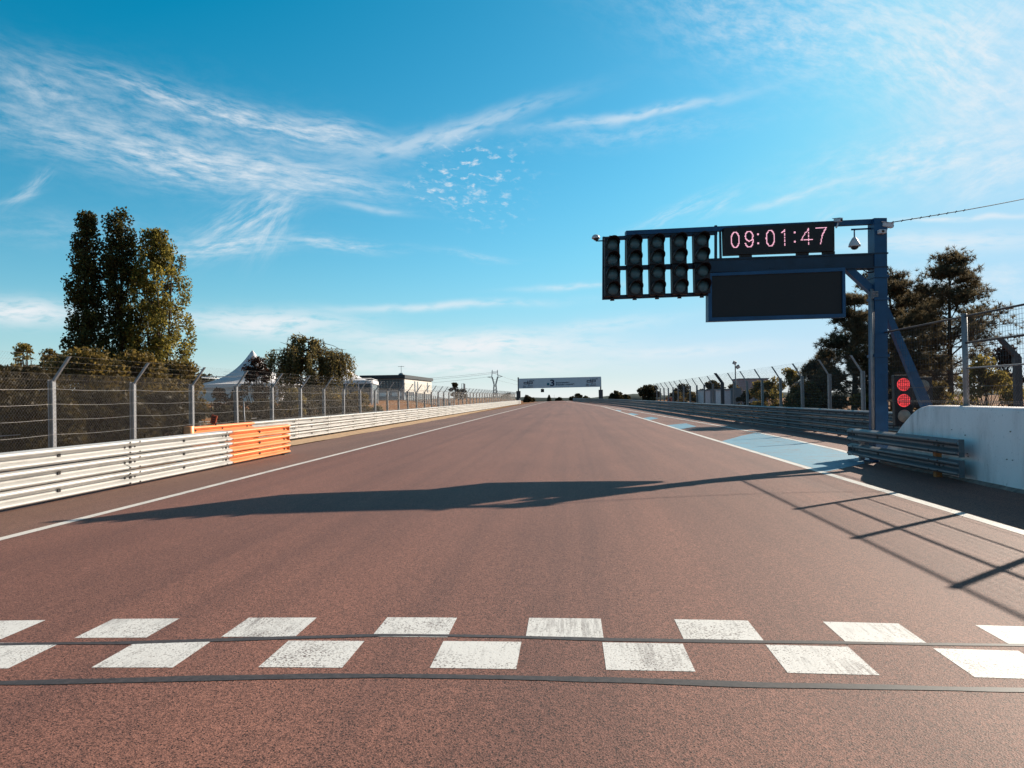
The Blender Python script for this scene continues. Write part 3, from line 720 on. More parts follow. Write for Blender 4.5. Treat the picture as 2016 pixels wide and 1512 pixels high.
# digital clock
CK = [(1420, 452.5), (1634.5, 440.5), (1635, 497), (1421.5, 505)]
def ck(u, v, off):                     # u 0..1 left to right, v 0..1 top to bottom
    a = [gp(*p) for p in CK]; p = (a[0]*(1-u)+a[1]*u)*(1-v)+(a[3]*(1-u)+a[2]*u)*v; return p+GN*off
clk = thing('digital_clock', 'long black digital clock on the gantry showing pink numerals 09:01:47', 'clock', ck(.5, 1, 0))
mb = MB(); slab(mb, CK, .20, .02); 
for u in (.15, .5, .82): mb.box(ck(u, -.02, .1), (.02, .02, .02), 0, GROT)
for u in (.2, .72, .96): mb.box(ck(u, 1.04, .1), (.13, .05, .03), 0, GROT)
mb.build('casing', M_SCREEN, clk)
def arc(cx, cy, rx, ry, a0, a1, n=26): return [(cx+rx*math.cos(R(a0+(a1-a0)*k/n)), cy-ry*math.sin(R(a0+(a1-a0)*k/n))) for k in range(n+1)]
GL = {'0': [arc(.5, .5, .40, .47, 0, 360, 40)],
      '9': [arc(.5, .32, .38, .29, 0, 360, 36), arc(.5, .5, .40, .47, 0, -70, 12)+arc(.5, .62, .40, .35, -60, -165, 12)],
      '1': [[(.22, .22), (.45, .14), (.58, .03), (.58, .97)]],
      '4': [[(.68, .97), (.68, .04), (.10, .68), (.98, .68)]],
      '7': [[(.05, .04), (.95, .04), (.62, .45), (.45, .97)]]}
slots = [('0', .050, .140), ('9', .176, .267), ('0', .368, .460), ('1', .500, .580), ('4', .682, .800), ('7', .822, .928)]
def vtop(u): return .14-.01*u
groups = []; NR = 20; PU = .0068
for ch, ua, ub in slots:
    dots = set(); groups.append(dots)
    for st in GL[ch]:
        for (xa, ya), (xb, yb) in zip(st[:-1], st[1:]):
            for t in np.linspace(0, 1, 14):
                u = ua+(ub-ua)*(xa+(xb-xa)*t); v = ya+(yb-ya)*t
                dots.add((int(round(u/PU)), int(round(v*(NR-1)))))
for u in (.305, .636):
    dots = set(); groups.append(dots)
    for r0 in (4, 14):
        for du in (-1, 0):
            for dr in (0, 1): dots.add((int(round(u/PU))+du, r0+dr))
hw = .5*PU*np.linalg.norm(ck(1, .5, 0)-ck(0, .5, 0)); vh = .62
for dots in groups:
    mb = MB()
    for iu, ir in dots:
        c = ck(iu*PU, .155+ir/(NR-1)*vh, .205); mb.box(c, (hw*1.02, .006, .0066), 0, GROT)
    mb.build('numeral', M_LED, clk)
# dark message board
brd = thing('message_board', 'large blank dark message board hanging under the gantry beam', 'message board', gp(1524, 630))
BD = [(1390, 540), (1657, 529), (1658, 626), (1390, 634.5)]
mb = MB(); slab(mb, [(1398, 545.5), (1651, 536), (1651.5, 619), (1398, 627)], .14, .02); mb.build('screen', M_SCREEN, brd)
mb = MB()
for q in ([(1390, 540), (1657, 529), (1657, 536), (1390, 546)], [(1390, 627), (1658, 619), (1658, 626), (1390, 634.5)], [(1390, 546), (1397, 546), (1397, 627), (1390, 627)], [(1651.5, 536), (1657, 536), (1658, 619), (1652, 619)]): slab(mb, q, .17, -.03)
mb.build('frame', M_NAVY, brd)
mb = MB(); slab(mb, [(1396, 545), (1652, 536), (1652, 619), (1396, 627)], .01, -.02); mb.build('back_panel', M_HOUS, brd)

# cameras on the gantry
def box_camera(px, py, label, ang, k=1.):
    c = gp(px, py)+GN*.12; t = thing('security_camera', label, 'camera', c, 'box cameras on the gantry'); rt = Matrix.Rotation(GA+R(ang), 3, 'Z') @ Matrix.Rotation(R(8), 3, 'Y')
    mb = MB(); mb.bevbox(c, (.13*k, .055*k, .05*k), .012, 0, rt); mb.box(c+np.array(rt @ Vector((-.02, 0, .058*k))), (.15*k, .065*k, .006), 0, rt); mb.build('shell', M_CAMW, t)
    mb = MB(); mb.lathe([(.04*k, 0), (.04*k, .012)], c+np.array(rt @ Vector((.13*k, 0, 0))), rt @ Vector((1, 0, 0)), 12); mb.build('lens', M_DOME, t)
    mb = MB(); mb.tube([c-np.array([0, 0, .05]), c-np.array([.03, 0, .14]), c-np.array([.05, 0, .17])], .018, 6); mb.build('bracket', M_CAMW, t)
box_camera(1645, 436, 'pale box camera on the top beam above the end of the clock', -70, .75)
box_camera(1741, 446, 'pale box camera on the right face of the gantry column, pointing right', 0, .95)
c = gp(1727, 460)+GN*.2; t = thing('security_camera', 'small pale junction camera below the box camera at the top of the column', 'camera', c, 'box cameras on the gantry')
mb = MB(); mb.bevbox(c, (.08, .06, .045), .012, 0, GROT); mb.build('shell', M_CAMW, t); mb = MB(); mb.lathe([(.03, 0), (.03, .01)], c-np.array([.0, .06, 0]), (0, -1, 0), 12); mb.build('lens', M_DOME, t)
def dome(c, label, hang):
    t = thing('dome_camera', label, 'camera', c)
    return t
c = gp(1682, 470); t = thing('dome_camera', 'bell-shaped grey dome camera hanging from an arm beside the column', 'camera', c)
mb = MB(); mb.lathe([(.03, .03), (.05, .01), (.085, -.05), (.115, -.11), (.13, -.16), (.132, -.175), (.11, -.18)], c, k=20); mb.build('hood', M_CAMW, t)
mb = MB(); mb.lathe([(.085, -.178), (.08, -.21), (.05, -.24), (.01, -.25)], c, k=20); mb.build('dome', M_DOME, t)
a0 = gp(1676, 452); a1 = gp(1716, 450); mb = MB(); mb.tube([a0, a1], .02, 8); mb.tube([gp(1682, 452), c+np.array([0, 0, .0])], .016, 8); mb.build('bracket', M_NAVY, t)
c = gp(1173, 468); t = thing('dome_camera', 'small dome camera on a short arm at the left tip of the gantry', 'camera', c)
mb = MB(); mb.lathe([(.09, 0), (.088, .03), (.07, .065), (.04, .085), (.01, .09)], c-np.array([0, 0, .02]), k=18); mb.build('hood', M_CAMW, t)
mb = MB(); mb.lathe([(.065, .0), (.06, -.035), (.03, -.055), (.01, -.058)], c+np.array([.005, -.01, -.01]), k=18); mb.build('dome', M_DOME, t)
mb = MB(); mb.tube([c-np.array([0, 0, .06]), gp(1173, 474.5), gp(1190, 474)], .014, 6); mb.build('bracket', M_NAVYD, t)
# barbed cable running off to the right
a = gp(1742, 440); b_ = at(2300, 318, 25.); pts = [a*(1-t)+b_*t-np.array([0, 0, .16*math.sin(math.pi*t)]) for t in np.linspace(0, 1, 14)]
mb = MB(); mb.tube(pts, .011, 5)
for t in np.linspace(.02, .22, 9): q = a*(1-t)+b_*t-np.array([0, 0, .16*math.sin(math.pi*t)]); mb.tube([q-np.array([.02, 0, .02]), q+np.array([.02, 0, .02])], .012, 4)
tag(mb.build('overhead_cable', M_HOUS, None, a), 'thin dark overhead cable running from the gantry column top to the right', 'cable')

# ------------------------------------------------------------------ pit signals behind the fence
def signal(px, label, ypx, lit, y, w=17., bot=838, top=738):
    base = at(px, 800, y); X = base[0]; t = thing('pit_signal', label, 'traffic light', (X, y, 0))
    zt_, zb_ = at(px, top, y)[2], at(px, bot, y)[2]; hw = w/1500*y
    mb = MB(); mb.bevbox((X, y+.09, (zt_+zb_)/2), (hw, .09, (zt_-zb_)/2), .02); mb.build('housing', M_HOUS, t)
    mb = MB(); mb.tube([(X, y+.15, 0), (X, y+.15, zt_)], .045, 10); mb.build('pole', M_DARKP, t)
    for yp, on in zip(ypx, lit):
        z = at(px, yp, y)[2]; r_ = 12.2/1500*y
        mb = MB(); mb.lathe([(r_, 0), (r_*.95, .012), (r_*.6, .03), (.01, .04)], (X, y, z), (0, -1, 0), 24, 0)
        if on:
            for k in range(-3, 4):
                hh = math.sqrt(max(.01, 1-(k/3.7)**2))*r_; mb.box((X+k*r_/3.6, y-.043, z), (.006, .004, hh*.92), 1); 
            for k in (-2, -1, 1, 2): mb.box((X, y-.045, z+k*r_/2.9), (math.sqrt(1-(k/2.9)**2)*r_*.92, .004, .006), 1)
        mb.build('lens', [M_RED if on else M_DIM, M_REDD], t)
signal(1780, 'pit exit signal with two lit red lamps beside the gantry column', (757, 788.5, 819), (1, 1, 0), 19.6)
signal(1818, 'unlit pit exit signal with dusty lenses behind the raking strut', (760, 785), (0, 0), 20.4, 18, 803, 742)

# ------------------------------------------------------------------ banner bridge
BY = 185.; bl = at(1021, 790, BY); br = at(1183, 790, BY)
zb = lambda px, py: at(px, py, BY)[2]
ban = thing('banner_bridge', 'pale blue sponsor banner bridge spanning the far end of the track', 'banner bridge', ((bl[0]+br[0])/2, BY, 0))
for x, px in ((bl[0], 1021), (br[0], 1183)):
    mb = MB(); mb.box((x, BY, (zb(px, 743))/2), (.16, .16, zb(px, 743)/2)); mb.box((x, BY, 1.0+.6), (.5, .4, 1.4), 0); mb.build('leg', M_DARKP, ban)
p = [at(1021, 745.5, BY), at(1183, 741.5, BY), at(1183, 761.5, BY), at(1021, 765, BY)]
mb = MB(); mb.prism([q+np.array([0, -.2, 0]) for q in p], (0, .4, 0)); pan = mb.build('panel', M_BANNER, ban)
def btxt(s, px, py, hpx, bold=0., mt=M_INK, sx=1.):
    cu = bpy.data.curves.new('lettering', 'FONT'); cu.body = s; q = at(px, py, BY-.22)
    cu.size = hpx/1500*BY*1.42; cu.extrude = .01; cu.offset = bold; cu.align_x = 'LEFT'; cu.align_y = 'BOTTOM_BASELINE'; cu.materials.append(mt)
    o = bpy.data.objects.new('lettering', cu); COL.objects.link(o); o.parent = pan; po = parent_origin(pan)
    o.location = tuple(q-po); o.rotation_euler = (math.pi/2, R(-1.4), 0); o.scale = (sx, 1, 1)
    bpy.context.view_layer.update(); me = bpy.data.meshes.new_from_object(o.evaluated_get(bpy.context.evaluated_depsgraph_get()))
    n = obj('lettering', me, pan); n.location = o.location; n.rotation_euler = o.rotation_euler; n.scale = o.scale; bpy.data.objects.remove(o)
for x, y in ((1031, 756.5), (1155.2, 752.9)):
    # the twin-letter club mark, built from strokes
    mb = MB(); u = BY/1500
    def stroke(x0, y0, x1, y1):
        a = at(x+x0, y+y0, BY-.23); b2 = at(x+x1, y+y1, BY-.23); mb.box(((a[0]+b2[0])/2, BY-.23, (a[2]+b2[2])/2), (abs(a[0]-b2[0])/2, .02, abs(a[2]-b2[2])/2))
    for s_ in ((0, -4.2, 8.5, -3.0), (0, -4.2, 1.3, 0.), (0, -1.1, 8.5, 0), (7.2, -7, 8.5, 0), (9.6, -5., 17.5, -3.8), (9.6, -5., 11., 2.8), (16.3, -5., 17.6, -.9), (9.6, -1.8, 17.5, -.7)): stroke(*s_)
    mb.build('club_mark', M_INK, pan)
    btxt('circuit', x+10.2, y-5.8, 2.0, .01, sx=1.5); btxt('dijon - prenois', x-1.5, y+4.4, 1.7, .01, sx=1.35); btxt('saison  programme', x-1.8, y+6.9, 1.5, .01, sx=1.25)
btxt('3', 1082.5, 759.9, 12.4, .06, sx=1.15); btxt('bourgogne', 1094.6, 754.8, 2.9, .015, sx=1.5); btxt('franche-comt\u00e9', 1094.6, 758.8, 2.9, .015, sx=1.5)
mb = MB(); q = at(1079, 756.3, BY-.23); mb.lathe([(2.6/1500*BY, 0), (2.6/1500*BY, .02)], q, (0, -1, 0), 20); mb.build('teal_dot', M_TEAL, pan)
q = at(1068, 769, BY); mb = MB(); mb.bevbox(q, (.40, .18, .40), .03); mb.tube([q+np.array([.1, 0, .4]), q+np.array([.1, 0, .62])], .03, 6); mb.tube([q+np.array([-.1, 0, .4]), q+np.array([-.1, 0, .62])], .03, 6)
for dx in (-.17, .17): mb.lathe([(.1, 0), (.1, .03)], q+np.array([dx, -.18, 0]), (0, -1, 0), 12, 1)
tag(mb.build('signal_box', [M_HOUS, M_SCREEN], None, q), 'small black square signal box hanging below the far banner', 'signal box')

# ------------------------------------------------------------------ tents, buildings, pylon, masts
def pagoda(px, y, pk, eave, half, label, walls, nsid=4, turn=45):
    c = at(px, pk, y); zp = c[2]; ze = at(px, eave, y)[2]; zg_ = zg(c[0], y)
    t = thing('pagoda_tent', label, 'tent', (c[0], y, zg_)); ns, n = 14, 32
    mb = MB(); vs = []
    for k in range(ns+1):
        s_ = k/ns; z = ze+(zp-ze)*(1-s_)**2.1; 
        for j in range(n):
            a = 2*math.pi*j/n; sq = 1/max(abs(math.cos(a)), abs(math.sin(a))); rad = half*s_*(sq*min(1, s_*1.2)+1.1*(1-min(1, s_*1.2)))+.05
            vs.append((c[0]+rad*math.cos(a+R(turn)-R(45)), y+rad*math.sin(a+R(turn)-R(45)), z))
    for j in range(n):
        x_, y_, z_ = vs[ns*n+j]; vs.append((x_, y_, z_-.3))
    mb.add(vs, [(k*n+j, k*n+(j+1) % n, (k+1)*n+(j+1) % n, (k+1)*n+j) for k in range(ns+1) for j in range(n)], 0, True); mb.build('canopy', M_TENT, t)
    rot = Matrix.Rotation(R(turn)-R(45), 3, 'Z')
    cs = [np.array([c[0], y, 0])+np.array(rot @ Vector((sx*half*.98, sy*half*.98, 0))) for sx, sy in ((-1, -1), (1, -1), (1, 1), (-1, 1))]
    for q in cs: mb = MB(); mb.box((q[0], q[1], (ze+zg_)/2-.1), (.07, .07, (ze-zg_)/2), 0, rot); mb.build('leg', M_TENTF, t)
    mbf = MB(); mbg = MB()
    for a, b2 in zip(cs, cs[1:]+cs[:1]):
        nn = 6
        for k in range(1, nn): q = a+(b2-a)*k/nn; mbf.box((q[0], q[1], (ze+zg_)/2-.1), (.035, .035, (ze-zg_)/2-.1), 0, rot)
        for zz in (.9, 2.1): mbf.tube([(a[0], a[1], zg_+zz), (b2[0], b2[1], zg_+zz)], .03, 4)
        mbg.prism([(a[0], a[1], zg_+.05), (b2[0], b2[1], zg_+.05), (b2[0], b2[1], ze-.3), (a[0], a[1], ze-.3)], (b2-a)[[1, 0, 2]]*np.array([.003, -.003, 0]))
    mbf.build('wall_frame', M_TENTF, t); mbg.build('wall', walls, t)
pagoda(497, 60, 690, 757, 3.5, 'white pagoda tent with a tall pointed peak left of the weeping birch', M_TENT)
pagoda(664, 66, 706, 751, 3.3, 'white pagoda tent with window walls half hidden behind the weeping birch', M_GLASS, turn=55)

# control building
YB = 118.; A0 = at(716, 740, YB); A1 = at(795, 738, YB); zg_ = zg(A1[0], YB)
ztp = A1[2]; ln = 0
d = ray(850, 745); yb2 = A1[0]/d[0]*d[1]; yb2 = min(yb2, YB+24)
bd = thing('control_building', 'flat-roofed two-storey control building beyond the left fence', 'building', ((A0[0]+A1[0])/2, YB, zg_))
zw = ztp-.55
mb = MB(); mb.prism([(A0[0], YB, zg_), (A1[0], YB, zg_), (A1[0], YB, zw), (A0[0], YB, zw)], (0, yb2-YB, 0)); mb.build('wall', M_CLAD, bd)
mb = MB(); mb.prism([(A1[0]+.003, YB+.2, zg_+1.), (A1[0]+.003, yb2-.02, zg_+1.), (A1[0]+.003, yb2-.02, zw-.05), (A1[0]+.003, YB+.2, zw-.05)], (.06, 0, 0)); mb.build('side_cladding', M_CLADW, bd)
mb = MB(); mb.prism([(A0[0]-.5, YB-.6, zw), (A1[0]+.3, YB-.6, zw), (A1[0]+.3, YB-.6, ztp), (A0[0]-.5, YB-.6, ztp)], (0, yb2-YB+1, 0)); rf = mb.build('roof', M_ROOF, bd)
mb = MB(); c = at(797-7, 738, YB+2); mb.lathe([(.5, 0), (.42, .25), (.1, .4)], (c[0], c[1], ztp), k=12); mb.tube([(c[0], c[1], ztp+.3), (c[0], c[1], ztp+1.5)], .035, 6); mb.tube([(c[0]-.5, c[1], ztp+1.4), (c[0]+.5, c[1], ztp+1.4)], .03, 5); mb.build('antenna', M_LATT, rf)
nb = 8; x0, x1 = A0[0]+2.2, A1[0]-.3
for k in range(nb):
    xa = x0+(x1-x0)*k/nb; xb = x0+(x1-x0)*(k+1)/nb-.12
    mb = MB(); mb.prism([(xa, YB-.02, zw-1.7), (xb, YB-.02, zw-1.7), (xb, YB-.02, zw-.25), (xa, YB-.02, zw-.25)], (0, -.05, 0)); fr = mb.build('window', M_ROOF, bd)
    mb = MB(); mb.prism([(xa+.06, YB-.072, zw-1.64), (xb-.06, YB-.072, zw-1.64), (xb-.06, YB-.072, zw-.31), (xa+.06, YB-.072, zw-.31)], (0, -.02, 0)); mb.build('pane', M_GLASS, fr)
for k in range(3):
    xa = A0[0]+2.5+k*2.0; mb = MB(); mb.prism([(xa, YB-.02, zg_+.6), (xa+1.5, YB-.02, zg_+.6), (xa+1.5, YB-.02, zg_+1.2), (xa, YB-.02, zg_+1.2)], (0, -.04, 0)); mb.build('lower_window', M_TENTF, bd)
for f in (.32, .42, .8):
    yy = YB+(yb2-YB)*f; mb = MB(); mb.prism([(A1[0]+.066, yy, zg_+1.3), (A1[0]+.066, yy+.9, zg_+1.3), (A1[0]+.066, yy+.9, zw-.3), (A1[0]+.066, yy, zw-.3)], (.05, 0, 0)); mb.build('side_window', M_CLAD, bd)
# palisade of pale posts beside the building
g = thing('palisade_fence', 'row of pale vertical palings on the bank below the control building', 'fence', (A1[0]+2, 100, 0))
mb = MB()
for k in range(26):
    px = 800+k*3.6; q = at(px, 780, 100); mb.box((q[0], 100, zg(q[0], 100)+.45), (.07, .03, .75))
mb.build('palings', M_CLADW, g)

# pylon with power lines
YP = 560.; q = at(975, 790, YP); XP = q[0]; zP = at(975, 727, YP)[2]; zB = zy(YP)-1
u = YP/1500.
pyl = thing('electricity_pylon', 'distant steel lattice electricity pylon left of the banner', 'pylon', (XP, YP, zB))
mb = MB()
def zpx(py): return at(975, py, YP)[2]
def beam(a, b2, r_=.16): mb.tube([(XP+a[0]*u, YP+a[2] if len(a) > 2 else YP, zpx(a[1])), (XP+b2[0]*u, YP+b2[2] if len(b2) > 2 else YP, zpx(b2[1]))], r_, 4, 0, False)
for dz in (-2, 2):
    for s_ in (-1, 1):
        beam((s_*6, 800, dz), (s_*2.2, 757, dz*.6), .2); beam((s_*2.2, 757, dz*.6), (s_*6.2, 742, dz*.4), .2); beam((s_*6.2, 742, dz*.4), (s_*5, 729, dz*.2), .2)
    for k in range(6):
        ya, yb_ = 800-k*7.2, 800-(k+1)*7.2; wa, wb = 6-3.8*k/6, 6-3.8*(k+1)/6
        beam((-wa, ya, dz), (wb, yb_, dz), .12); beam((wa, ya, dz), (-wb, yb_, dz), .12)
    for k in range(3):
        ya, yb_ = 757-k*5, 757-(k+1)*5; wa, wb = 2.2+4*k/3, 2.2+4*(k+1)/3
        for s_ in (-1, 1): beam((s_*wa, ya, dz*.5), (s_*(wb-2.), yb_, dz*.5), .12); beam((s_*(wa-2), ya, dz*.5), (s_*wb, yb_, dz*.5), .12)
beam((-15, 742), (-6, 741), .14); beam((-15, 742), (-6, 744), .14); beam((15, 741), (6, 740), .14); beam((15, 741), (6, 744), .14); beam((-6, 734), (6, 734), .14); beam((-6, 732), (6, 732), .14); beam((-6, 732), (-5, 728), .14); beam((6, 732), (5, 728), .14)
mb.build('lattice', M_LATT, pyl)
for dx, py, tx, ty in ((-15, 742, 700, 748), (-6, 733, 700, 735), (0, 735, 700, 741)):
    a = np.array([XP+dx*u, YP, zpx(py)]); b2 = at(tx-260, ty-4, 640); mb = MB()
    mb.tube([a*(1-t)+b2*t-np.array([0, 0, 7*4*t*(1-t)]) for t in np.linspace(0, 1, 18)], .07, 4); c2 = at(1075, 760+(py-740)*.3, 760)
    mb.tube([a*(1-t)+c2*t-np.array([0, 0, 2.5*4*t*(1-t)]) for t in np.linspace(0, 1, 10)], .06, 4)
    mb.build('power_line', M_LATT, pyl)

def mast(px, top, y, label, r_=.06):
    q = at(px, top, y); return thing('light_mast', label, 'floodlight', (q[0], y, 0)), q
t, q = mast(1447.5, 713, 62, 'tall floodlight mast with two lamp heads behind the right fence')
mb = MB(); mb.tube([(q[0], 62, 0), (q[0], 62, q[2])], .05, 8); mb.build('pole', M_LATT, t)
for dx, dz, a in ((-.05, -.05, 25), (.2, -.38, -30)):
    mb = MB(); rt = Matrix.Rotation(R(a), 3, 'Y') @ Matrix.Rotation(R(20), 3, 'X'); c = q+np.array([dx, 0, dz]); mb.bevbox(c, (.14, .09, .13), .02, 0, rt); mb.box(c+np.array(rt @ Vector((0, -.092, 0))), (.11, .004, .1), 1, rt); mb.tube([c, (q[0], 62, q[2]+dz-.1)], .02, 5); mb.build('lamp_head', [M_LATT, M_CAMW], t)
q = at(914, 755, 150); t = thing('sign_mast', 'slim mast carrying a small white board left of the pylon', 'sign', (q[0], 150, 0))
mb = MB(); mb.tube([(q[0]-.5, 150, 0), (q[0]-.5, 150, q[2]), (q[0], 150, q[2])], .05, 6); mb.build('pole', M_LATT, t)
mb = MB(); mb.box((q[0], 150, q[2]-.65), (.2, .03, .6)); mb.build('board', M_CLADW, t)
q = at(1091, 777, 330); mb = MB(); mb.tube([(q[0], 330, zy(330)), (q[0], 330, q[2])], .06, 5); tag(mb.build('thin_mast', M_LATT, None, (q[0], 330, zy(330))), 'thin far mast at the end of the track under the banner', 'mast')

# white huts behind the right fence
def hut(px0, px1, y, top, label, mt, doors):
    a = at(px0, top, y); b2 = at(px1, top, y); t = thing('portable_cabin', label, 'cabin', ((a[0]+b2[0])/2, y, 0))
    mb = MB(); mb.prism([(a[0], y, 0), (b2[0], y, 0), (b2[0], y, a[2]-.1), (a[0], y, a[2]-.1)], (0, 3.5, 0)); mb.build('wall', mt, t)
    mb = MB(); mb.prism([(a[0]-.1, y-.1, a[2]-.1), (b2[0]+.1, y-.1, a[2]-.1), (b2[0]+.1, y-.1, a[2]), (a[0]-.1, y-.1, a[2])], (0, 3.7, 0)); mb.build('roof', M_CLAD, t)
    for f in doors:
        xa = a[0]+(b2[0]-a[0])*f; mb = MB(); mb.prism([(xa, y-.003, .1), (xa+.8, y-.003, .1), (xa+.8, y-.003, 2.), (xa, y-.003, 2.)], (0, -.04, 0)); mb.build('door', M_CLAD, t)
hut(1386, 1421, 72, 767, 'low white cabin behind the far stretch of the right fence', M_HUT, (.35,))
hut(1426, 1449, 60, 765.5, 'pale cabin with a dark roof line beside the dark fence post on the right', M_HUT, (.55,))
hut(1588, 1634, 47, 750, 'grey service cabin under the pine trees behind the right fence', M_CLAD, (.2,))
a = at(1483, 752, 78); b2 = at(1455, 752, 78)
hut(1456, 1512, 82, 745, 'mauve-walled cabin behind the yellow bushes on the right', simple('mauve_wall', (.32, .25, .27), .8), (.5,))
# dark fence post with bent arm, right edge
def bent_post(px, pb, y, label, lean):
    q = at(px, pb, y); mb = MB(); mb.prism([(q[0]-.1, y, 0), (q[0]+.1, y, 0), (q[0]+.1, y, q[2]), (q[0]-.1, y, q[2])], (0, .15, 0))
    mb.prism([(q[0]-.1, y, q[2]), (q[0]+.1, y, q[2]), (q[0]+.1+lean, y, q[2]+.62), (q[0]-.06+lean, y, q[2]+.62)], (0, .12, 0)); tag(mb.build('bent_post', M_DARKP, None, (q[0], y, 0)), label, 'fence post')
bent_post(2005, 703, 24, 'thick dark bent-top post behind the debris fence at the right edge', -.55)
bent_post(1422.5, 754, 47.8, 'dark bent-top post standing among the grey posts of the right fence', -.45)
mb = MB(); q = at(1322, 790, 83); mb.box((q[0]-.2, 83, 1.), (.25, .1, .25)); mb.box((q[0]-.2, 82.89, 1.), (.1, .01, .12), 1); mb.tube([(q[0]-.2, 83.05, 0), (q[0]-.2, 83.05, 1.)], .04, 6); tag(mb.build('marker_board', [simple('orange_board', (.6, .12, .05), .6), M_HOUS], None, (q[0]-.2, 83, 0)), 'small orange marker board at the foot of the far right fence', 'marker')

# ------------------------------------------------------------------ trees and shrubs
def leaf_mesh(name, C_, size, mt, parent, origin, flat=None, aspect=.55, droop=0.):
    C_ = np.asarray(C_, float); n = len(C_)
    if n == 0: return
    a = rng.normal(size=(n, 3)); a[:, 2] -= droop*1.5; a /= np.linalg.norm(a, axis=1)[:, None]
    b = rng.normal(size=(n, 3)); b -= a*(a*b).sum(1)[:, None]; b /= np.linalg.norm(b, axis=1)[:, None]
    s = size*(.6+.8*rng.random(n))[:, None]
    v = np.stack([C_-a*s*.5, C_+b*s*.5*aspect-a*s*.05, C_+a*s*.5, C_-b*s*.5*aspect-a*s*.05], 1)-np.array(origin)
    me = bpy.data.meshes.new(name); me.vertices.add(4*n); me.vertices.foreach_set('co', v.reshape(-1))
    me.loops.add(4*n); me.loops.foreach_set('vertex_index', np.arange(4*n)); me.polygons.add(n); me.polygons.foreach_set('loop_start', np.arange(n)*4); me.polygons.foreach_set('loop_total', np.full(n, 4))
    at_ = me.attributes.new('tint', 'FLOAT', 'POINT'); at_.data.foreach_set('value', np.repeat(np.clip(rng.normal(.45, .3, n), 0, 1), 4))
    me.materials.append(mt); me.update(calc_edges=True)
    return obj(name, me, parent)
def limb(mb, a, b_, r0, r1, bend=.1, n=5):
    a, b_ = np.array(a, float), np.array(b_, float); L_ = np.linalg.norm(b_-a); off = rng.normal(0, bend*L_*.3, 3)
    pts = [a+(b_-a)*t+off*math.sin(math.pi*t) for t in np.linspace(0, 1, n)]; mb.tube(pts, list(np.linspace(r0, r1, n)), 6); return pts
def poplar(px, y, top, halfpx, label, mt, nl, group, prof, stems=1, airy=.0):
    c = at(px, top, y); x = c[0]; z0 = zg(x, y); H = c[2]-z0; hw = halfpx/1500*y
    t = thing('poplar_tree', label, 'tree', (x, y, z0), group); mb = MB(); cl = []; rd = []; wt = []
    fp, wp = [p[0] for p in prof], [p[1] for p in prof]
    for s_ in range(stems):
        sx = (s_-(stems-1)/2)*hw*.5
        limb(mb, (x+sx*.25, y, z0), (x+sx, y+rng.normal(0, .2), z0+H*(.96 if s_ == 0 else .86)), .19/(stems**.5), .02, .03, 8)
    for k in range(230):
        f = rng.uniform(.10, .985); a = rng.uniform(0, 6.28); env = hw*np.interp(f, fp, wp)*(1+.16*math.sin(a*3+f*17))
        rr = env*rng.random()**.55*.93; p_ = np.array([x+math.cos(a)*rr, y+math.sin(a)*rr, z0+H*f]); 
        if rng.random() < airy and rr > env*.4: continue
        cl.append(p_); rd.append((.20+.30*rng.random())*min(1., .45+env/1.6)); wt.append(rd[-1]**2)
        if k % 2: f0 = max(.04, f-.06-rr/H*1.5); limb(mb, (x+sx*.3*rng.uniform(-1, 1), y, z0+H*f0), p_, .03, .008, .1, 4)
    mb.build('trunk', M_BARK, t); cl = np.array(cl); rd = np.array(rd); wt = np.array(wt); idx = rng.choice(len(cl), nl, p=wt/wt.sum())
    d = rng.normal(size=(nl, 3)); d /= np.linalg.norm(d, axis=1)[:, None]
    C_ = cl[idx]+d*(rd[idx]*rng.random(nl)**.5)[:, None]*np.array([1, 1, 1.5]); C_[:, 2] = np.minimum(C_[:, 2], z0+H+rng.normal(0, .08, nl)); leaf_mesh('crown', C_, .155, mt, t, (x, y, z0), aspect=.75); return t
grp = 'poplars behind the left fence'
PROF = [(0, .75), (.12, 1.), (.25, .95), (.45, .82), (.62, .74), (.78, .68), (.9, .58), (.96, .42), (1, .18)]
PROFY = [(0, .7), (.15, .98), (.4, 1.), (.6, .92), (.75, .78), (.88, .55), (.96, .3), (1, .1)]
poplar(168, 43, 413, 47, 'tall dark poplar, leftmost of the clump behind the left fence', L_POP, 17000, grp, PROF)
poplar(236, 43.8, 411, 47, 'tall slim dark poplar in the middle of the clump', L_POP, 15000, grp, PROF)
poplar(310, 44.5, 452, 76, 'wider yellowing airy poplar on the right of the clump', L_POPY, 19000, grp, PROFY, 3, .10)

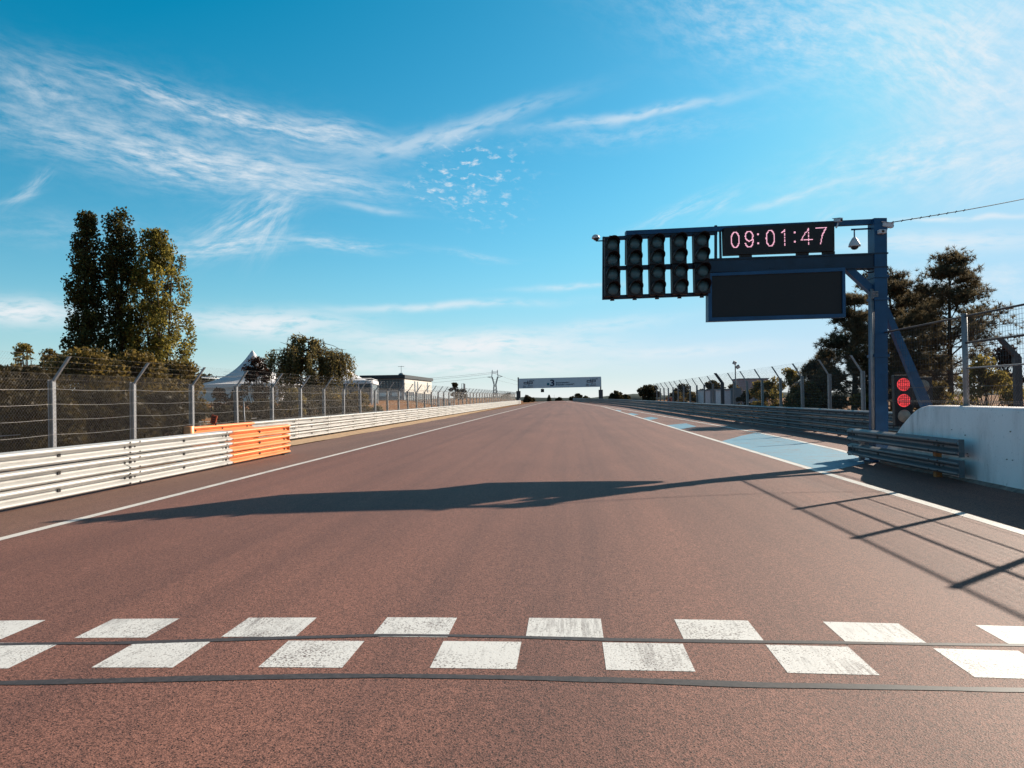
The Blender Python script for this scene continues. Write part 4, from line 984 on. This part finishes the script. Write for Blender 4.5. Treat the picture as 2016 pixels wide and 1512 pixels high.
def shrub(px, y, top, halfpx, label, mt, nl, size, group=None, name='shrub', base=None, trunk_h=.0, squash=1., cat='shrub', holes=.0, clumps=26, depth=1., radk=1.):
    c = at(px, top, y); x = c[0]; z0 = zg(x, y) if base is None else base; H = max(.5, c[2]-z0); hw = halfpx/1500*y
    t = thing(name, label, cat, (x, y, z0), group); mb = MB(); cl = []; rad = []
    for k in range(clumps):
        f = rng.random()**.75; a = rng.uniform(0, 6.28); ff = trunk_h+(1-trunk_h)*f
        env = math.sin(math.pi*min(1, .18+.80*f))**.55
        rr = hw*env*math.sqrt(rng.random())*.92; p_ = np.array([x+math.cos(a)*rr, y+math.sin(a)*rr*depth, z0+H*ff*.93]); cl.append(p_); rad.append(rng.uniform(.18, .34)*min(hw, H*.7)*1.15*radk)
        limb(mb, (x+rng.normal(0, hw*.12), y, z0+H*.04), p_, max(.012, .018*H*.5), .006, .15, 5)
    cl = np.array(cl); rad = np.array(rad); idx = rng.integers(0, clumps, nl)
    d = rng.normal(size=(nl, 3)); d /= np.linalg.norm(d, axis=1)[:, None]; rr = rng.random(nl)**.45
    C_ = cl[idx]+d*(rad[idx]*rr)[:, None]*np.array([1, 1, .8])
    C_[:, 2] = np.minimum(C_[:, 2], z0+H*(1+.03*rng.normal(size=nl))); C_ = C_[C_[:, 2] > z0]
    if trunk_h > 0: limb(mb, (x, y, z0), (x, y, z0+H*.7), .05*H**.6, .02, .05, 6)
    mb.build('trunk' if cat == 'tree' else 'stems', M_BARK, t); leaf_mesh('crown' if cat == 'tree' else 'foliage', C_, size, mt, t, (x, y, z0)); return t
gh = 'shrubs massed behind the left fence'
H_ = [  # px, y, top, half, label, leaf
 (-40, 22, 722, 120, 'dark leafy shrub cut by the left edge of the frame', L_DARK),
 (60, 24.5, 725, 120, 'dark bramble shrub behind the two nearest fence posts', L_DARK),
 (160, 27, 688, 110, 'brown-green shrub at the foot of the leftmost poplar', L_HEDGE),
 (262, 29, 694, 100, 'brownish shrub at the foot of the middle poplar', L_HEDGE),
 (345, 32, 708, 70, 'olive shrub at the foot of the yellowing poplar', L_HEDGE),
 (200, 21.5, 770, 120, 'low dark bramble filling the fence bay left of the second post', L_DARK),
 (330, 24, 775, 90, 'low dark bramble behind the third fence post', L_DARK),
 (80, 19, 778, 110, 'low dark bramble behind the nearest fence post', L_DARK)]
for px, y, tp, hf, lb, lm in H_: shrub(px, y, tp, hf, lb, lm, 10000, .15, gh, depth=.8, clumps=60)
shrub(45, 36, 668, 34, 'thin pale-leaved sapling above the hedge at the left edge', L_BUSHY, 1500, .13, None, 'sapling', None, .35, cat='tree', clumps=60, radk=.75)
shrub(96, 36, 680, 26, 'second thin sapling above the hedge, just left of the poplars', L_HEDGE, 1300, .13, None, 'sapling', None, .4, cat='tree', clumps=55, radk=.75)
shrub(505, 41, 700, 32, 'dark maroon-leaved small tree in front of the pointed tent', L_MAROON, 3200, .14, None, 'maroon_tree', None, .15, cat='tree', clumps=50)
shrub(440, 40, 765, 55, 'dark maroon bush low in front of the pointed tent', L_MAROON, 2600, .15, None, 'maroon_bush')
# weeping birch
def birch(px, y, top, halfpx, label, nl):
    c = at(px, top, y); x = c[0]; z0 = zg(x, y); H = c[2]-z0; hw = halfpx/1500*y; t = thing('weeping_birch', label, 'tree', (x, y, z0)); mb = MB(); C_ = []
    tr = limb(mb, (x, y, z0), (x+.1, y, z0+H*.93), .13, .02, .04, 8)
    for k in range(112):
        f = rng.uniform(.3, 1.) if k > 6 else rng.uniform(.93, 1); b0 = np.array(tr[0])+(np.array(tr[-1])-np.array(tr[0]))*min(f, .97); a = rng.uniform(0, 6.28); rr = hw*(rng.uniform(.15, 1.)**.7 if f < .9 else rng.uniform(.1, .45))
        if k % 6 == 5: a = math.pi*(k//6 % 2)+rng.normal(0, .3); rr = hw*rng.uniform(.8, 1.04); f = rng.uniform(.7, .92); b0 = np.array(tr[0])+(np.array(tr[-1])-np.array(tr[0]))*f
        e = b0+np.array([math.cos(a)*rr, math.sin(a)*rr*.8, rng.uniform(.0, .42)*rr+.1]); e[2] = min(e[2], z0+H*(.99-.30*(rr/hw)**2)); pts = limb(mb, b0, e, .03, .008, .15, 5)
        for q in range(7):
            s_ = pts[0]+(pts[-1]-pts[0])*rng.uniform(.4, 1.02); dl = rng.uniform(.5, 1.7)*min(1, rr/hw+.35); m_ = int(16*dl)+4
            dr = np.array([math.cos(a)*.16, math.sin(a)*.16, 0]); ts = np.linspace(0, 1, m_)
            ln = s_+np.outer(ts, dr)*1.2+np.outer(ts, np.array([0, 0, -dl])); mb.tube([ln[0], ln[m_//2], ln[-1]], .006, 3)
            for _ in range(1+(q % 3 == 0)): C_.append(ln+rng.normal(0, .06, ln.shape))
    C_ = np.concatenate(C_); C_ = C_[C_[:, 2] > z0+.2]; mb.build('trunk', M_BARK, t); leaf_mesh('crown', C_, .13, L_BIRCH, t, (x, y, z0), droop=.9, aspect=.5)
birch(603, 44, 652, 94, 'weeping birch with drooping yellow-green strands in front of the white tents', 0)
gb = 'green bushes behind the left fence'
for px, y, tp, hf, lb, lm in ((575, 37, 765, 36, 'green bush with yellow leaves under the left half of the birch', L_BIRCH), (640, 42, 768, 44, 'olive bush directly under the birch, left of the thin fence post', L_HEDGE),
    (700, 47, 772, 38, 'dark green bush under the right side of the birch', L_HEDGE), (742, 53, 800, 18, 'smallest green bush at the edge of the brown bank', L_BIRCH), (520, 34, 785, 40, 'dark low bush left of the birch behind the chain-link', L_DARK),
    (604, 38, 790, 34, 'dark bush low between the two green bushes under the birch', L_DARK), (665, 42, 792, 36, 'dark low bush behind the posts under the right edge of the birch', L_DARK), (455, 30, 800, 50, 'dark low bramble behind the orange guardrail nose', L_DARK)):
    shrub(px, y, tp, hf, lb, lm, 5000, .13, gb, depth=.8, clumps=40)

def pine(px, y, top, halfpx, label, group, low=.22, nwh=13, shape=0):
    c = at(px, top, y); x = c[0]; z0 = zg(x, y); H = c[2]-z0; hw = halfpx/1500*y; t = thing('pine_tree', label, 'tree', (x, y, z0), group)
    mb = MB(); tr = limb(mb, (x, y, z0), (x+rng.normal(0, .2), y, z0+H*.97), .2, .03, .03, 9); tufts = []
    for k in range(nwh):
        f = low+(1-low)*(k+.3*rng.random())/nwh; env = hw*(1-.80*((f-low)/(1-low))**2.0)*rng.uniform(.75, 1.08)
        for j in range(rng.integers(5, 8)):
            a = rng.uniform(0, 6.28); b0 = np.array(tr[0])+(np.array(tr[-1])-np.array(tr[0]))*f; L_ = env*rng.uniform(.55, 1.08)
            e = b0+np.array([math.cos(a)*L_, math.sin(a)*L_, L_*rng.uniform(.02, .42)]); pts = limb(mb, b0, e, .055*(1-f*.6), .012, .22, 6)
            for q in range(11):
                s_ = rng.uniform(.35, 1.0); i0 = min(4, int(s_*5)); p_ = pts[i0]+(pts[i0+1]-pts[i0])*(s_*5-i0); dd = rng.normal(0, 1, 3)*np.array([.5, .5, .25]); dd[2] = abs(dd[2])+.28; w_ = p_+dd*.16*(1+L_*.35); mb.tube([p_, w_], [.012, .007], 4)
                for _ in range(4): tufts.append((w_+rng.normal(0, .10, 3)*(1+.3*L_), dd+np.array([0, 0, .5])))
            for _ in range(4): tufts.append((e+rng.normal(0, .1, 3), e-b0+np.array([0, 0, .8])))
    for _ in range(10): tufts.append((np.array(tr[-1])+rng.normal(0, .10, 3)*np.array([1, 1, 1.2]), np.array([0, 0, 1.])))
    mb.build('trunk', M_BARK, t)
    P_ = np.array([q[0] for q in tufts]); D = np.array([q[1] for q in tufts]); D /= np.linalg.norm(D, axis=1)[:, None]; K = 15; n = len(P_)*K
    C_ = np.repeat(P_, K, 0); dr = np.repeat(D, K, 0)*.55+rng.normal(0, .62, (n, 3)); dr /= np.linalg.norm(dr, axis=1)[:, None]; sd = np.cross(dr, rng.normal(size=(n, 3))); sd /= np.linalg.norm(sd, axis=1)[:, None]
    ln = .27*(.6+.6*rng.random(n))[:, None]; wd = .017; v = np.stack([C_-sd*wd, C_+sd*wd, C_+dr*ln], 1)-np.array([x, y, z0])
    me = bpy.data.meshes.new('crown'); me.vertices.add(3*n); me.vertices.foreach_set('co', v.reshape(-1)); me.loops.add(3*n); me.loops.foreach_set('vertex_index', np.arange(3*n)); me.polygons.add(n); me.polygons.foreach_set('loop_start', np.arange(n)*3); me.polygons.foreach_set('loop_total', np.full(n, 3))
    at_ = me.attributes.new('tint', 'FLOAT', 'POINT'); at_.data.foreach_set('value', np.repeat(np.repeat(np.clip(rng.normal(.45, .3, len(P_)), 0, 1), K), 3)); me.materials.append(L_PINE); me.update(calc_edges=True); obj('crown', me, t)
gpn = 'pine trees behind the right fence'
pine(1866, 45, 498, 132, 'tallest open-crowned pine at the far right, behind the debris fence', gpn, .2, 14)
pine(1752, 47, 526, 108, 'dense dark pine directly behind the gantry column', gpn, .12, 13)
pine(1676, 43, 578, 88, 'dark pine below the message board, left of the gantry column', gpn, .12, 11)
pine(1802, 52, 565, 95, 'shorter pine between the dense dark pine and the tallest pine', gpn, .15, 11)
pine(1606, 46, 690, 50, 'smallest dark pine, leftmost of the group behind the right fence', gpn, .1, 8)

gr = 'bushes behind the right fence'
for px, y, tp, hf, lb, lm in ((1552, 46, 724, 34, 'yellow-green bush left of the smallest pine', L_BUSHY), (1522, 50, 742, 28, 'olive-yellow bush just left of the tall yellow-green one behind the right fence', L_BUSHY), (1590, 42, 752, 34, 'brown-green bush in front of the grey cabin behind the right fence', L_HEDGE), (1445, 66, 757, 22, 'olive bush behind the dark fence post on the right', L_HEDGE), (1365, 76, 772, 22, 'brown bush low behind the far right fence, left of the white cabin', L_HEDGE), (1330, 84, 771, 18, 'brown bush low at the far end of the right fence', L_HEDGE), (1500, 55, 748, 28, 'yellowish bush behind the middle of the right fence', L_BUSHY), (1466, 58, 765, 18, 'dark green bush beside the pale cabin on the right', L_FAR),
    (1640, 40, 775, 40, 'low dark bush under the pines beside the grey cabin', L_DARK), (1935, 30, 700, 62, 'yellow-brown bush behind the debris fence at the right edge', L_BUSHY), (1700, 36, 778, 40, 'low olive bush left of the gantry column', L_HEDGE), (1840, 33, 752, 48, 'brown-leaved bush behind the raking strut', L_HEDGE), (1760, 34, 765, 40, 'dark bush behind the lit red signal', L_DARK), (1990, 34, 672, 45, 'dark maroon bush behind the thick bent post at the right edge', L_MAROON)):
    shrub(px, y, tp, hf, lb, lm, 4200, .14, gr, depth=.8)
gf = 'distant trees'
F_ = [(1277, 130, 758, 26, 'dark round tree at the far end of the right fence', 3000), (1214, 175, 771, 17, 'dark round tree right of the banner leg', 2200), (1232, 185, 778, 13, 'paler tree just right of the tree beside the banner leg', 1300), (1138, 260, 776, 8, 'dark tree rising under the right part of the banner', 1300), (1128, 265, 781, 7, 'low dark tree left of the one under the right part of the banner', 900), (1152, 268, 781, 10, 'pale spreading tree behind the right barrier end', 1000),
      (1101, 300, 783.5, 7, 'small round tree at the vanishing end of the track', 800), (1038, 215, 779, 8, 'rounded dark tree beside the left banner leg', 1200), (1046, 225, 784, 7, 'low bush right of the rounded tree beside the left banner leg', 700), (895, 140, 752, 10, 'small airy tree on the bank right of the control building', 1300), (910, 143, 764, 11, 'low round tree beside the small airy tree on the bank', 1300), (1000, 230, 775, 14, 'low dark tree behind the end of the left fence', 900), (1470, 95, 744, 28, 'broad tree behind the floodlight mast', 2200), (1400, 105, 750, 28, 'broad tree behind the low white cabin', 2200), (1345, 112, 757, 24, 'rounded tree behind the far stretch of the right fence', 1800), (395, 95, 738, 48, 'olive tree far behind, left of the pointed tent', 2400), (440, 100, 746, 40, 'second olive tree far behind the pointed tent', 1800)]
for px, y, tp, hf, lb, nl in F_:
    shrub(px, y, tp, hf, lb, L_FAR, nl, .0035*y if y > 90 else .2, gf, 'distant_tree', None, .12, cat='tree', clumps=20)
c = at(1081, 778, 290); t = thing('conifer_tree', 'pointed conifer standing at the vanishing end of the track', 'tree', (c[0], 290, zy(290)), gf); z0 = zy(290); H = c[2]-z0
mb = MB(); limb(mb, (c[0], 290, z0), (c[0], 290, c[2]), .15, .03); mb.build('trunk', M_BARK, t)
ff = rng.random(1500); rr = 1.25*(1-ff)**.8*np.sqrt(rng.random(1500)); aa = rng.uniform(0, 6.28, 1500); leaf_mesh('crown', np.stack([c[0]+rr*np.cos(aa), 290+rr*np.sin(aa), z0+H*ff], 1), .5, L_FAR, t, (c[0], 290, z0))

# far woods and hills
def ridge(name, y, amp, base, seed, mt, x0=-900, x1=900, n=220):
    rg = np.random.default_rng(seed); xs = np.linspace(x0, x1, n); h = base+amp*np.interp(xs, np.linspace(x0, x1, 40), rg.random(40))+rg.random(n)*amp*.25
    mb = MB(); rows = 4
    vs = []
    for k, (dy, fz) in enumerate(((0, -1), (8, .55), (30, 1.), (160, -1))):
        for x, hh in zip(xs, h): vs.append((x, y+dy, zy(y)-3 if fz < 0 else zy(y)+(hh-zy(y))*fz))
    mb.add(vs, [(k*n+i, k*n+i+1, (k+1)*n+i+1, (k+1)*n+i) for k in range(3) for i in range(n-1)], 0, True); return struct(mb.build(name, mt))
ridge('hills', 620, 3., -.5, 3, M_HILL, -700, 700)
print('objects', len(bpy.data.objects))
